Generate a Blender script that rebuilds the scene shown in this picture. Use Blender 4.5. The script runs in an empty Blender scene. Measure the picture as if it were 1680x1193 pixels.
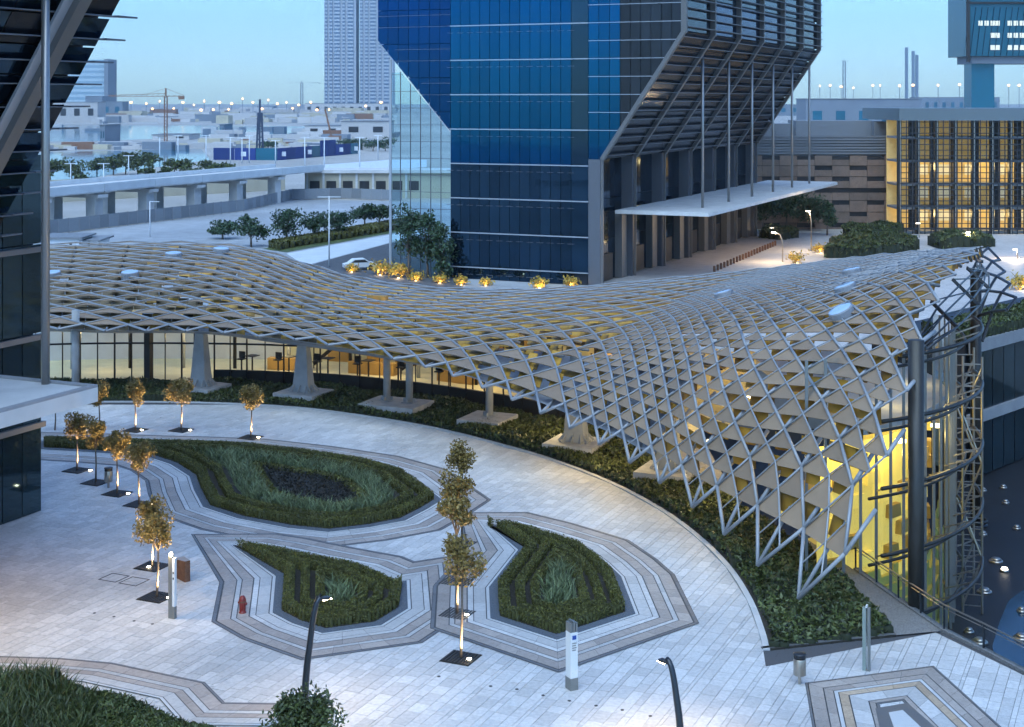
import bpy, math, random
import numpy as np
from mathutils import Vector
random.seed(11); rng = np.random.default_rng(5)
sc = bpy.context.scene
C = sc.collection
R = math.radians

# ------------------------------------------------------------------ camera, sky, sun, exposure
F, HY, CX, H = 2400.0, 165.0, 840.0, 23.0        # image constants: focal (px of 1680), horizon row, centre column, eye height (m)
cam_d = bpy.data.cameras.new('camera'); cam = bpy.data.objects.new('camera', cam_d); C.objects.link(cam)
cam.location = (0, 0, H); cam.rotation_euler = (R(90), 0, 0)
cam_d.sensor_width = 36; cam_d.sensor_fit = 'HORIZONTAL'; cam_d.lens = F / 1680 * 36
cam_d.shift_y = -(596.5 - HY) / 1680; cam_d.clip_start = .5; cam_d.clip_end = 30000
sc.camera = cam
SUN_EL, SUN_AZ = 58.0, 200.0                       # bright even dusk sky; the soft key comes from behind and left of the viewer
LK = 1.3                                           # strength of every lit lamp against the sky
world = bpy.data.worlds.new('World'); sc.world = world; world.use_nodes = True
wn = world.node_tree.nodes; wl = world.node_tree.links
bg = wn['Background']; sky = wn.new('ShaderNodeTexSky'); sky.sky_type = 'NISHITA'; sky.sun_disc = False
sky.sun_elevation = R(SUN_EL); sky.sun_rotation = R(SUN_AZ); sky.altitude = 0; sky.air_density = 1.0; sky.dust_density = .4; sky.ozone_density = 1.0
tint = wn.new('ShaderNodeMix'); tint.data_type = 'RGBA'; tint.blend_type = 'MULTIPLY'; tint.inputs[0].default_value = 1
tint.inputs[7].default_value = (.51, .81, 1.19, 1)
wl.new(sky.outputs[0], tint.inputs[6]); wl.new(tint.outputs[2], bg.inputs[0])
bg.inputs[1].default_value = .10
sun_d = bpy.data.lights.new('sun', 'SUN'); sun = bpy.data.objects.new('sun', sun_d); C.objects.link(sun)
sun_d.energy = 1.4; sun_d.angle = R(70); sun_d.color = (.74, .92, 1)
sun.rotation_euler = (R(90 - SUN_EL), 0, R(180 - SUN_AZ))
sc.view_settings.view_transform = 'Standard'; sc.view_settings.look = 'None'
sc.view_settings.exposure = 1.15; sc.view_settings.gamma = 1; sc.view_settings.use_curve_mapping = False
sc.cycles.use_denoising = True; sc.cycles.max_bounces = 5; sc.cycles.transparent_max_bounces = 12
sc.cycles.use_adaptive_sampling = True; sc.cycles.adaptive_threshold = .03; sc.cycles.adaptive_min_samples = 12; sc.cycles.diffuse_bounces = 2; sc.cycles.glossy_bounces = 2; sc.cycles.transmission_bounces = 4; sc.cycles.volume_bounces = 0
sc.cycles.caustics_reflective = False; sc.cycles.caustics_refractive = False; sc.cycles.sample_clamp_indirect = 4

# ------------------------------------------------------------------ helpers
def G(px, py, z=0.0):                             # image pixel -> plan position on the level z
    Y = F * (H - z) / (py - HY); return Vector(((px - CX) / F * Y, Y, z))
def P(px, py, Y): return Vector(((px - CX) / F * Y, Y, H - (py - HY) / F * Y))
def G2(px, py, z=0.0): g = G(px, py, z); return (g.x, g.y)
TH = R(24.4); D1 = Vector((math.sin(TH), math.cos(TH), 0)); D2 = Vector((math.cos(TH), -math.sin(TH), 0))   # the site grid
ORD = ['first', 'second', 'third', 'fourth', 'fifth', 'sixth', 'seventh', 'eighth', 'ninth', 'tenth', 'eleventh', 'twelfth', 'thirteenth', 'fourteenth',
       'fifteenth', 'sixteenth', 'seventeenth', 'eighteenth', 'nineteenth', 'twentieth', 'twenty-first', 'twenty-second', 'twenty-third', 'twenty-fourth', 'twenty-fifth', 'twenty-sixth', 'twenty-seventh', 'twenty-eighth', 'twenty-ninth', 'thirtieth'] + ['thirty-' + w for w in ('first', 'second', 'third', 'fourth', 'fifth', 'sixth', 'seventh', 'eighth', 'ninth')]
ORG = {}
def org(o): return ORG.get(o.name, Vector((0, 0, 0))) if o else Vector((0, 0, 0))
def tag(o, label=None, cat=None, group=None, kind=None):
    if label: o['label'] = label
    if cat: o['category'] = cat
    if group: o['group'] = group
    if kind: o['kind'] = kind
    return o
def thing(name, loc, label, cat, group=None):
    o = bpy.data.objects.new(name, None); C.objects.link(o); o.location = loc; o.empty_display_size = .2
    ORG[o.name] = Vector(loc); return tag(o, label, cat, group)
def link(name, me, parent=None, loc=None, rz=0.0):
    o = bpy.data.objects.new(name, me); C.objects.link(o)
    if parent: o.parent = parent; ORG[o.name] = org(parent)
    if loc is not None: o.location = Vector(loc) - org(parent); o.rotation_euler.z = rz
    return o
class MB:
    def __init__(s): s.v = []; s.f = []; s.m = []
    def add(s, vs, fs, m=0):
        n = len(s.v); s.v += [tuple(v) for v in vs]
        for f in fs: s.f.append([n + i for i in f]); s.m.append(m)
        return s
    def quad(s, a, b, c, d, m=0): return s.add([a, b, c, d], [(0, 1, 2, 3)], m)
    def ob(s, c, ax, hx, hy, z0, z1, m=0, top=1.0):   # box on plan centre c, half sizes along ax and its normal; top = taper
        ax = Vector((ax[0], ax[1], 0)).normalized(); ay = Vector((-ax.y, ax.x, 0)); c = Vector((c[0], c[1], 0))
        vs = []
        for z, k in ((z0, 1.0), (z1, top)):
            for i, j in ((-1, -1), (1, -1), (1, 1), (-1, 1)): p = c + ax * hx * i * k + ay * hy * j * k; vs.append((p.x, p.y, z))
        return s.add(vs, [(3, 2, 1, 0), (4, 5, 6, 7), (0, 1, 5, 4), (1, 2, 6, 5), (2, 3, 7, 6), (3, 0, 4, 7)], m)
    def box(s, x0, x1, y0, y1, z0, z1, m=0): return s.ob(((x0 + x1) / 2, (y0 + y1) / 2), (1, 0), (x1 - x0) / 2, (y1 - y0) / 2, z0, z1, m)
    def beam(s, a, b, w, h, m=0, up=(0, 0, 1)):        # rectangular bar from a to b
        a = Vector(a); b = Vector(b); d = (b - a).normalized(); up = Vector(up)
        if abs(d.dot(up)) > .98: up = Vector((1, 0, 0))
        x = d.cross(up).normalized() * w / 2; y = x.cross(d).normalized() * h / 2
        vs = [p + x * i + y * j for p in (a, b) for i, j in ((-1, -1), (1, -1), (1, 1), (-1, 1))]
        return s.add(vs, [(3, 2, 1, 0), (4, 5, 6, 7), (0, 1, 5, 4), (1, 2, 6, 5), (2, 3, 7, 6), (3, 0, 4, 7)], m)
    def tube(s, pts, r, n=6, m=0, cap=True):
        pts = [Vector(p) for p in pts]; rs = r if isinstance(r, (list, tuple)) else [r] * len(pts)
        base = len(s.v); ref = Vector((.31, .17, .93))
        for k, p in enumerate(pts):
            d = (pts[min(k + 1, len(pts) - 1)] - pts[max(k - 1, 0)]).normalized()
            u = ref if abs(d.dot(ref)) < .95 else Vector((1, 0, 0))
            x = d.cross(u).normalized(); y = d.cross(x)
            for q in range(n):
                a = 2 * math.pi * q / n; s.v.append(tuple(p + (x * math.cos(a) + y * math.sin(a)) * rs[k]))
        for k in range(len(pts) - 1):
            for q in range(n):
                s.f.append([base + k * n + q, base + k * n + (q + 1) % n, base + (k + 1) * n + (q + 1) % n, base + (k + 1) * n + q]); s.m.append(m)
        if cap:
            s.f.append([base + q for q in range(n)][::-1]); s.m.append(m)
            e = base + (len(pts) - 1) * n; s.f.append([e + q for q in range(n)]); s.m.append(m)
        return s
    def prism(s, poly, z0, z1, m=0, ms=None):
        n = len(poly); a = sum(poly[i][0] * poly[(i + 1) % n][1] - poly[(i + 1) % n][0] * poly[i][1] for i in range(n))
        if a < 0: poly = poly[::-1]
        vs = [(p[0], p[1], z0) for p in poly] + [(p[0], p[1], z1) for p in poly]
        s.add(vs, [tuple(range(n, 2 * n))], m)
        b = len(s.v) - 2 * n
        for i in range(n): s.f.append([b + i, b + (i + 1) % n, b + n + (i + 1) % n, b + n + i]); s.m.append(m if ms is None else ms)
        return s
    def lathe(s, c, prof, n=12, m=0):
        c = Vector(c); b = len(s.v)
        for r, z in prof:
            for q in range(n): a = 2 * math.pi * q / n; s.v.append((c.x + r * math.cos(a), c.y + r * math.sin(a), c.z + z))
        for k in range(len(prof) - 1):
            for q in range(n): s.f.append([b + k * n + q, b + k * n + (q + 1) % n, b + (k + 1) * n + (q + 1) % n, b + (k + 1) * n + q]); s.m.append(m)
        e = b + (len(prof) - 1) * n; s.f.append([e + q for q in range(n)]); s.m.append(m); s.f.append([b + q for q in range(n)][::-1]); s.m.append(m)
        return s
    def mesh(s, name, mats, o=Vector((0, 0, 0)), smooth=False):
        me = bpy.data.meshes.new(name); me.from_pydata([(v[0] - o.x, v[1] - o.y, v[2] - o.z) for v in s.v], [], s.f)
        for m in (mats if isinstance(mats, (list, tuple)) else [mats]): me.materials.append(m)
        if any(s.m): me.polygons.foreach_set('material_index', s.m)
        if smooth: me.polygons.foreach_set('use_smooth', [True] * len(s.f))
        me.update(); return me
    def build(s, name, mats, parent=None, smooth=False):
        return link(name, s.mesh(name, mats, org(parent), smooth), parent)
def np_mesh(name, V, Q, m, parent=None):
    me = bpy.data.meshes.new(name); V = np.asarray(V, np.float32) - np.array(org(parent), np.float32); Q = np.asarray(Q, np.int32)
    me.vertices.add(len(V)); me.vertices.foreach_set('co', V.ravel()); k = Q.shape[1]
    me.loops.add(Q.size); me.loops.foreach_set('vertex_index', Q.ravel())
    me.polygons.add(len(Q)); me.polygons.foreach_set('loop_start', np.arange(0, Q.size, k, dtype=np.int32)); me.polygons.foreach_set('loop_total', np.full(len(Q), k, np.int32))
    me.materials.append(m); me.update(); me.validate(); return link(name, me, parent)
def leaf_geo(c, L, W, upb=0.0):
    n = len(c); a = rng.normal(size=(n, 3)); a[:, 2] += upb; a /= np.linalg.norm(a, axis=1)[:, None]
    b = np.cross(a, rng.normal(size=(n, 3))); b /= np.linalg.norm(b, axis=1)[:, None] + 1e-9
    k = rng.uniform(.65, 1.3, n)[:, None]; a = a * L * k; b = b * W * k
    V = np.stack([c - a, c + b, c + a, c - b], 1).reshape(-1, 3); return V, np.arange(4 * n).reshape(n, 4)
def blade_geo(c, h, w, lean=.35):
    n = len(c); d = rng.normal(size=(n, 3)) * lean; d[:, 2] = 1; d = d * (h * rng.uniform(.6, 1.2, n))[:, None]
    s = rng.normal(size=(n, 3)); s[:, 2] = 0; s /= np.linalg.norm(s, axis=1)[:, None]; s *= w
    mid = c + d * .6; tip = c + d * np.array([1.5, 1.5, .95])
    V = np.stack([c - s, c + s, mid + s, mid - s, tip + s * .2, tip - s * .2], 1).reshape(-1, 3); b = np.arange(n)[:, None] * 6
    return V, np.concatenate([b + np.array([[0, 1, 2, 3]]), b + np.array([[3, 2, 4, 5]])])
def pip(poly, X, Y):
    ins = np.zeros(len(X), bool); n = len(poly)
    for i in range(n):
        (x0, y0), (x1, y1) = poly[i], poly[(i + 1) % n]
        c = ((y0 > Y) != (y1 > Y)); ins ^= c & (X < (x1 - x0) * (Y - y0) / (y1 - y0 + 1e-12) + x0)
    return ins
def pdist(poly, X, Y):
    d = np.full(len(X), 1e9); n = len(poly)
    for i in range(n):
        a = np.array(poly[i]); b = np.array(poly[(i + 1) % n]); e = b - a; L = e @ e + 1e-9
        t = np.clip(((X - a[0]) * e[0] + (Y - a[1]) * e[1]) / L, 0, 1); d = np.minimum(d, np.hypot(X - a[0] - t * e[0], Y - a[1] - t * e[1]))
    return d
def sample(poly, dens):
    p = np.array(poly); lo, hi = p.min(0), p.max(0); n = int(dens * np.prod(hi - lo)); X = rng.uniform(lo[0], hi[0], n); Y = rng.uniform(lo[1], hi[1], n)
    k = pip(poly, X, Y); return X[k], Y[k]
def hedge(name, poly, d0, d1, h, parent, m_core, m_leaf, dens=170, L=.1, z0=0.0, res=.22, W=.05, hv=.0, kind=None):
    """a clipped hedge that fills the band d0..d1 in from the bed's outline: a solid core of stepped cells under a coat of leaves"""
    hf = lambda X, Y: h * (1 + hv * (np.sin(X * .9 + Y * .4) + np.sin(Y * 1.3 - X * .5)) / 2)
    p = np.array(poly); lo, hi = p.min(0), p.max(0); gx, gy = np.meshgrid(np.arange(lo[0], hi[0], res), np.arange(lo[1], hi[1], res)); X = gx.ravel(); Y = gy.ravel()
    k = pip(poly, X, Y); X, Y = X[k], Y[k]; d = pdist(poly, X, Y); k = (d > d0 + .06) & (d < d1 - .06); X, Y = X[k], Y[k]
    if len(X) == 0: return None
    e = res / 2 + .005; hh = (hf(X, Y) - .07) * rng.uniform(.97, 1.01, len(X)); n = len(X)
    V = np.zeros((n, 8, 3)); sx = [-e, e, e, -e]; sy = [-e, -e, e, e]
    for i in range(4): V[:, i] = np.stack([X + sx[i], Y + sy[i], np.full(n, z0)], 1); V[:, i + 4] = np.stack([X + sx[i], Y + sy[i], z0 + hh], 1)
    b = np.arange(n)[:, None] * 8; Q = np.concatenate([b + np.array([q]) for q in ((4, 5, 6, 7), (0, 1, 5, 4), (1, 2, 6, 5), (2, 3, 7, 6), (3, 0, 4, 7))])
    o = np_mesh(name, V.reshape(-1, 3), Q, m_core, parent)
    X, Y = sample(poly, dens); d = pdist(poly, X, Y); k = (d > d0) & (d < d1); X, Y, d = X[k], Y[k], d[k]
    edge = np.minimum(d - d0, d1 - d); top = hf(X, Y); Z = np.where((edge < .12) & (rng.random(len(X)) < .85), rng.uniform(.03, 1, len(X)) * top, top + rng.uniform(-.09, .05, len(X)))
    if d0 < 5 and d1 < 5:                             # clipped sides
        xs, ys = sample(poly, dens * 2.2); ds = pdist(poly, xs, ys); es = np.minimum(ds - d0, d1 - ds); k = (es > 0) & (es < .07); xs, ys = xs[k], ys[k]
        X = np.concatenate([X, xs]); Y = np.concatenate([Y, ys]); Z = np.concatenate([Z, rng.uniform(.04, 1, len(xs)) * hf(xs, ys)])
    V, Q = leaf_geo(np.stack([X, Y, z0 + Z], 1), L, W, .3); lf = np_mesh('leaf', V, Q, m_leaf, o); lf['kind'] = 'stuff'
    if kind: o['kind'] = kind
    return o
def offset(poly, d):
    n = len(poly); a = sum(poly[i][0] * poly[(i + 1) % n][1] - poly[(i + 1) % n][0] * poly[i][1] for i in range(n)); s = 1 if a > 0 else -1; out = []
    for i in range(n):
        p0, p1, p2 = (np.array(poly[(i + k) % n], float) for k in (-1, 0, 1)); e1 = p1 - p0; e1 /= np.linalg.norm(e1); e2 = p2 - p1; e2 /= np.linalg.norm(e2)
        n1 = np.array([e1[1], -e1[0]]) * s; n2 = np.array([e2[1], -e2[0]]) * s; m = n1 + n2; m /= max(.55, 1 + n1 @ n2); out.append(tuple(p1 + m * d))
    return out
def clip(poly, conv):                              # Sutherland-Hodgman, conv counter-clockwise
    for i in range(len(conv)):
        if not poly: return []
        ax, ay = conv[i]; bx, by = conv[(i + 1) % len(conv)]; out = []
        sd = [(bx - ax) * (p[1] - ay) - (by - ay) * (p[0] - ax) for p in poly]
        for k in range(len(poly)):
            p, q, a, b = poly[k], poly[(k + 1) % len(poly)], sd[k], sd[(k + 1) % len(poly)]
            if a >= 0: out.append(p)
            if (a >= 0) != (b >= 0): t = a / (a - b); out.append((p[0] + (q[0] - p[0]) * t, p[1] + (q[1] - p[1]) * t))
        poly = out
    return poly

# ------------------------------------------------------------------ materials
def mat(name, col, rough=.6, metal=0.0, var=.0, scale=1.0, isl=0.0, bump=0.0, bscale=20.0, emit=None, es=0.0, spec=.5, big=0.0, bigs=.12):
    m = bpy.data.materials.new(name); m.use_nodes = True; nt = m.node_tree; N, L = nt.nodes, nt.links; b = N['Principled BSDF']
    b.inputs['Roughness'].default_value = rough; b.inputs['Metallic'].default_value = metal; b.inputs['Specular IOR Level'].default_value = spec
    rgb = N.new('ShaderNodeRGB'); rgb.outputs[0].default_value = (*col, 1); out = rgb.outputs[0]; geo = N.new('ShaderNodeNewGeometry')
    def scale_by(out, val):
        v = N.new('ShaderNodeVectorMath'); v.operation = 'SCALE'; L.new(out, v.inputs[0]); L.new(val, v.inputs[3]); return v.outputs[0]
    def mapr(o, a, b_, f0=0.0, f1=1.0):
        r = N.new('ShaderNodeMapRange'); r.inputs[1].default_value = f0; r.inputs[2].default_value = f1; r.inputs[3].default_value = a; r.inputs[4].default_value = b_; L.new(o, r.inputs[0]); return r.outputs[0]
    def noise(s, det=4):
        t = N.new('ShaderNodeTexNoise'); t.inputs['Scale'].default_value = s; t.inputs['Detail'].default_value = det; L.new(geo.outputs['Position'], t.inputs['Vector']); return t.outputs[0]
    if var: out = scale_by(out, mapr(noise(scale), 1 - var, 1 + var, .3, .7))
    if big: out = scale_by(out, mapr(noise(bigs, 5), 1 - big, 1 + big, .3, .7))
    if isl:
        oi = N.new('ShaderNodeObjectInfo'); ad = N.new('ShaderNodeMath'); ad.operation = 'ADD'; L.new(geo.outputs['Random Per Island'], ad.inputs[0]); L.new(oi.outputs['Random'], ad.inputs[1])
        fr = N.new('ShaderNodeMath'); fr.operation = 'FRACT'; L.new(ad.outputs[0], fr.inputs[0]); out = scale_by(out, mapr(fr.outputs[0], 1 - isl, 1 + isl))
    L.new(out, b.inputs['Base Color'])
    if bump:
        bp = N.new('ShaderNodeBump'); bp.inputs['Strength'].default_value = bump; bp.inputs['Distance'].default_value = .05; L.new(noise(bscale), bp.inputs['Height']); L.new(bp.outputs[0], b.inputs['Normal'])
    if emit: b.inputs['Emission Color'].default_value = (*emit, 1); b.inputs['Emission Strength'].default_value = es * LK
    return m
def glass(name, tintc=(.8, .95, 1), fac=.25, rough=.02):
    m = bpy.data.materials.new(name); m.use_nodes = True; nt = m.node_tree; N, L = nt.nodes, nt.links; N.remove(N['Principled BSDF'])
    tr = N.new('ShaderNodeBsdfTransparent'); tr.inputs[0].default_value = (*tintc, 1); gl = N.new('ShaderNodeBsdfGlossy'); gl.inputs['Roughness'].default_value = rough
    fr = N.new('ShaderNodeLayerWeight'); fr.inputs[0].default_value = fac; mx = N.new('ShaderNodeMixShader')
    L.new(fr.outputs['Fresnel'], mx.inputs[0]); L.new(tr.outputs[0], mx.inputs[1]); L.new(gl.outputs[0], mx.inputs[2]); L.new(mx.outputs[0], N['Material Output'].inputs[0]); return m
M = dict(
    paver=mat('granite_paver', (.53, .525, .52), .6, var=.12, scale=6, isl=.12, big=.16, bump=.15, bscale=30),
    paver_pink=mat('brown_granite_paver', (.36, .315, .285), .6, var=.12, scale=5, isl=.16, big=.12, bump=.2, bscale=30),
    paver_pale=mat('pale_band_paver', (.47, .465, .46), .6, var=.1, scale=6, isl=.14, big=.1),
    paver_tan=mat('tan_band_paver', (.42, .32, .23), .6, var=.15, scale=6, isl=.16),
    joint=mat('dark_joint', (.075, .075, .08), .8), white_line=mat('white_stone_strip', (.52, .53, .54), .5, isl=.06),
    gravel=mat('slate_gravel', (.10, .12, .15), .85, var=.35, scale=14, bump=.6, bscale=40), slate=mat('slate_paver', (.14, .14, .145), .5, isl=.12),
    soil=mat('dark_soil', (.03, .026, .02), .95, var=.3, scale=8, bump=.5),
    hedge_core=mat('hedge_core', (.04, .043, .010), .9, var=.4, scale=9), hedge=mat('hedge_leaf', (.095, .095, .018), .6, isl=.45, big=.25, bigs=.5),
    ogr=mat('ornamental_grass', (.13, .17, .08), .6, isl=.45, big=.25, bigs=.6), sedge=mat('dark_ground_cover', (.022, .022, .018), .7, isl=.4),
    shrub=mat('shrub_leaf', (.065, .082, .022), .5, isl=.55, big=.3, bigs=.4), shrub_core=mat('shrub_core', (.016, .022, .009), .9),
    tree_leaf=mat('street_tree_leaf', (.21, .145, .035), .55, isl=.4), dark_leaf=mat('broadleaf_tree_leaf', (.035, .07, .03), .55, isl=.45), bark=mat('bark', (.14, .11, .085), .85, var=.25, scale=12, bump=.4),
    gold_leaf=mat('yellow_shrub_leaf', (.5, .33, .05), .55, isl=.35),
    lattice=mat('painted_steel_tube', (.29, .30, .315), .4, .1, var=.06, scale=2), panel=mat('grey_shade_panel', (.30, .21, .135), .55, 0, isl=.14, var=.05, scale=1.5),
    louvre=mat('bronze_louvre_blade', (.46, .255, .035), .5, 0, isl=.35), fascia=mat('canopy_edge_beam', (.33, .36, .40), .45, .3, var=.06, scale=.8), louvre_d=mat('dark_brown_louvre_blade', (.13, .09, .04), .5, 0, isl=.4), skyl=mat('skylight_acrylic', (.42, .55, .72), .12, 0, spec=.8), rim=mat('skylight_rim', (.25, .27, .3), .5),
    pier=mat('pier_concrete', (.36, .37, .37), .7, var=.1, scale=1.4, bump=.1), pad=mat('plinth_concrete', (.44, .44, .44), .75, var=.15, scale=2, bump=.15),
    conc=mat('pale_concrete', (.60, .59, .57), .75, var=.1, scale=.6), conc_d=mat('grey_concrete', (.30, .30, .31), .75, var=.12, scale=.8),
    tg_blue=mat('blue_curtain_glass', (.001, .06, .16), .05, .9, isl=.10, bump=.10, bscale=.22), tg_royal=mat('royal_blue_glass', (.001, .036, .13), .06, .9, isl=.10, bump=.10, bscale=.22),
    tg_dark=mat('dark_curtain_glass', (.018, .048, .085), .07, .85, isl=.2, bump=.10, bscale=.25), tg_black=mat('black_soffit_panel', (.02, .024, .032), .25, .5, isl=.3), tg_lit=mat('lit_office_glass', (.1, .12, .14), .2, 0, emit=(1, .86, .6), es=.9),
    alu=mat('aluminium_band', (.36, .38, .41), .4, .2), mull=mat('dark_mullion', (.05, .055, .065), .4, .6), fin=mat('grey_fin', (.13, .135, .15), .45, .3), rod=mat('steel_rod', (.33, .32, .31), .35, .7), core=mat('tower_core', (.02, .025, .035), .6), ribm=mat('rib_cladding', (.15, .145, .14), .5, .2),
    clear=glass('clear_glass', (.9, .97, 1), .14), screen=glass('screen_glass', (.62, .85, .9), .32), court_glass=mat('court_glass', (.05, .085, .10), .06, .7, isl=.2),
    frame=mat('black_window_frame', (.018, .018, .02), .4, .4), darkwall=mat('dark_base_wall', (.025, .024, .024), .6), cream=mat('cream_interior_wall', (.72, .62, .36), .7, var=.08, scale=.7), timber=mat('timber_wall', (.42, .24, .06), .5, var=.15, scale=1.2), yellow=mat('yellow_interior', (.80, .64, .13), .6, var=.1, scale=.8, isl=.15), yellow_wall=mat('self_glowing_yellow_wall', (.80, .62, .13), .6, var=.12, scale=.5, isl=.2, emit=(1, .70, .13), es=.17), yellow_d=mat('ochre_seat', (.5, .33, .08), .6, isl=.2),
    ceil_emit=mat('lit_ceiling_panel', (.9, .8, .5), .5, emit=(1, .80, .42), es=2.5), lens=mat('lamp_lens', (1, .9, .7), .4, emit=(1, .82, .52), es=22), glow=mat('warm_lamp_glow', (1, .8, .5), .4, emit=(1, .72, .36), es=8), mast_glow=mat('harbour_lamp_glow', (1, .8, .5), .4, emit=(1, .52, .16), es=1.3), white_emit=mat('cool_lamp_glow', (1, .95, .85), .4, emit=(1, .9, .72), es=4),
    dkmetal=mat('graphite_metal', (.055, .06, .068), .35, .7), colm=mat('grey_steel_column', (.04, .038, .034), .4, .3, var=.1, scale=.6), steel=mat('brushed_steel', (.42, .38, .33), .3, .9), black=mat('black_plastic', (.012, .012, .013), .5), totem=mat('white_sign_panel', (.72, .73, .72), .4), totem_g=mat('grey_sign_metal', (.25, .26, .25), .4, .6), signblue=mat('sign_blue', (.02, .07, .30), .5), green_gl=mat('pale_green_glass', (.30, .36, .33), .2, .4),
    corten=mat('rusted_steel', (.16, .075, .04), .8, var=.25, scale=5), red=mat('red_enamel', (.22, .025, .018), .35), grate=mat('iron_grate', (.05, .048, .045), .6, .4),
    court=mat('dark_court_tile', (.014, .014, .015), .55, var=.2, scale=1.5, big=.2), aggregate=mat('grey_pebbles', (.20, .195, .19), .9, var=.4, scale=16, bump=.7, bscale=30),
    land=mat('pale_sand', (.40, .38, .35), .9, var=.12, scale=.05, big=.18, bigs=.006), apron=mat('light_paved_ground', (.34, .36, .38), .85, var=.10, scale=.4, big=.18, bigs=.05), walk=mat('light_walk', (.48, .45, .43), .7, var=.1, scale=.8, big=.12), road=mat('asphalt', (.085, .09, .10), .85, var=.12, scale=.8), pale_strip=mat('white_pavement', (.62, .66, .68), .6, var=.08, scale=.4),
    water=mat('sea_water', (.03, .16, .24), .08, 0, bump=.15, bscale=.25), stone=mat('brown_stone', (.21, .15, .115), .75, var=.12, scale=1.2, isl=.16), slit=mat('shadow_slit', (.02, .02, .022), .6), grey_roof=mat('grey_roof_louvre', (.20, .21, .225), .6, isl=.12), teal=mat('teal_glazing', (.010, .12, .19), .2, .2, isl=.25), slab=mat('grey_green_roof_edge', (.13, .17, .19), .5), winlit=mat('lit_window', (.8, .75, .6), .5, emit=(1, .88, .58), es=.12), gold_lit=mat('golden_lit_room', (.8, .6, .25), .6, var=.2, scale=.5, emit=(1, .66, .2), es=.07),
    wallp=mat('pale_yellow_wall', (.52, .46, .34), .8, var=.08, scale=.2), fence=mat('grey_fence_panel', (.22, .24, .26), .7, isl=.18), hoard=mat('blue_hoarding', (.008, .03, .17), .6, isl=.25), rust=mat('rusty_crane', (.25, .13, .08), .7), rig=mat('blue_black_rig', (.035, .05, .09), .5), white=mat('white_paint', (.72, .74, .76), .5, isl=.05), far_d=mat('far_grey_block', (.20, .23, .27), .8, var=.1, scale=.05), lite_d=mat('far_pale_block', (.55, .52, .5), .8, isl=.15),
)
def tower_mat(name, a, b, sz):                      # floors too far to tell apart: fine horizontal courses
    m = mat(name, a, .5); nt = m.node_tree; N, L = nt.nodes, nt.links; bs = N['Principled BSDF']; g = N.new('ShaderNodeNewGeometry'); s = N.new('ShaderNodeSeparateXYZ'); L.new(g.outputs['Position'], s.inputs[0])
    mo = N.new('ShaderNodeMath'); mo.operation = 'MULTIPLY'; mo.inputs[1].default_value = 1 / sz; L.new(s.outputs[2], mo.inputs[0]); fr = N.new('ShaderNodeMath'); fr.operation = 'FRACT'; L.new(mo.outputs[0], fr.inputs[0])
    gt = N.new('ShaderNodeMath'); gt.operation = 'GREATER_THAN'; gt.inputs[1].default_value = .5; L.new(fr.outputs[0], gt.inputs[0]); mx = N.new('ShaderNodeMix'); mx.data_type = 'RGBA'; L.new(gt.outputs[0], mx.inputs[0])
    mx.inputs[6].default_value = (*a, 1); mx.inputs[7].default_value = (*b, 1); L.new(mx.outputs[2], bs.inputs['Base Color']); return m
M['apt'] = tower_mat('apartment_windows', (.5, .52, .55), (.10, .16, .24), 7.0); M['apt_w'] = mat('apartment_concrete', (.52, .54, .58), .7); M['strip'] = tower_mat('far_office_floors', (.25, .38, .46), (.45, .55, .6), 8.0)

def point(name, loc, e, col, parent=None, r=.1, spot=None, aim=None):
    l = bpy.data.lights.new(name, 'SPOT' if spot else 'POINT'); l.energy = e * LK; l.color = col; l.shadow_soft_size = r
    o = bpy.data.objects.new(name, l); C.objects.link(o); o.location = Vector(loc) - org(parent)
    if parent: o.parent = parent
    if spot: l.spot_size = R(spot); l.spot_blend = .6; o.rotation_euler = (Vector(aim) - Vector(loc)).to_track_quat('-Z', 'Y').to_euler()
    return o
WARM = (1, .70, .36); WARMW = (1, .72, .40)
# ------------------------------------------------------------------ ground and setting
PIT = (13.0, 75.0, 50.0, 125.0)                    # the sunken court lies inside this plan rectangle
edge_px = [(1400, 935), (1470, 985), (1545, 1036), (1610, 1068), (1680, 1105), (1900, 1215)]
EDGE = [G2(*p) for p in edge_px]
mb = MB()
for x0, x1, y0, y1 in ((-6000, PIT[0], -200, 9000), (PIT[1], 6000, -200, 9000), (PIT[0], PIT[1], -200, PIT[2]), (PIT[0], PIT[1], PIT[3], 9000)):
    mb.quad((x0, y0, -.06), (x1, y0, -.06), (x1, y1, -.06), (x0, y1, -.06))
tag(mb.build('ground', M['land']), kind='structure')
DR = Vector((10.0, 84.0, 0)); RR = 14.7              # the glass drum's plan circle
drum_arc = [(DR.x + RR * math.cos(R(a)), DR.y + RR * math.sin(R(a))) for a in range(-75, 20, 6)]
mb = MB(); pl = [(13.0, 50.0), (24.4, 50.0)] + EDGE[::-1] + [(13.0, 71.0)]
mb.prism(pl, -5.2, -.06); tag(mb.build('plaza_base', M['joint']), kind='structure')
mb = MB(); mb.quad((PIT[0], PIT[2], -5), (PIT[1], PIT[2], -5), (PIT[1], PIT[3], -5), (PIT[0], PIT[3], -5)); tag(mb.build('sunken_court_floor', M['court']), kind='structure')
mb = MB(); mb.box(PIT[0], PIT[1], PIT[3] - .3, PIT[3], -5, -.06); tag(mb.build('retaining_wall', M['conc_d']), kind='structure')

def sheet(name, pts, z, m, kind='structure'):
    mb = MB(); mb.add([(p[0], p[1], z) for p in pts], [tuple(range(len(pts)))]); o = mb.build(name, m)
    if o.data.polygons[0].normal.z < 0: o.data.flip_normals()
    return tag(o, kind=kind)
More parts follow.
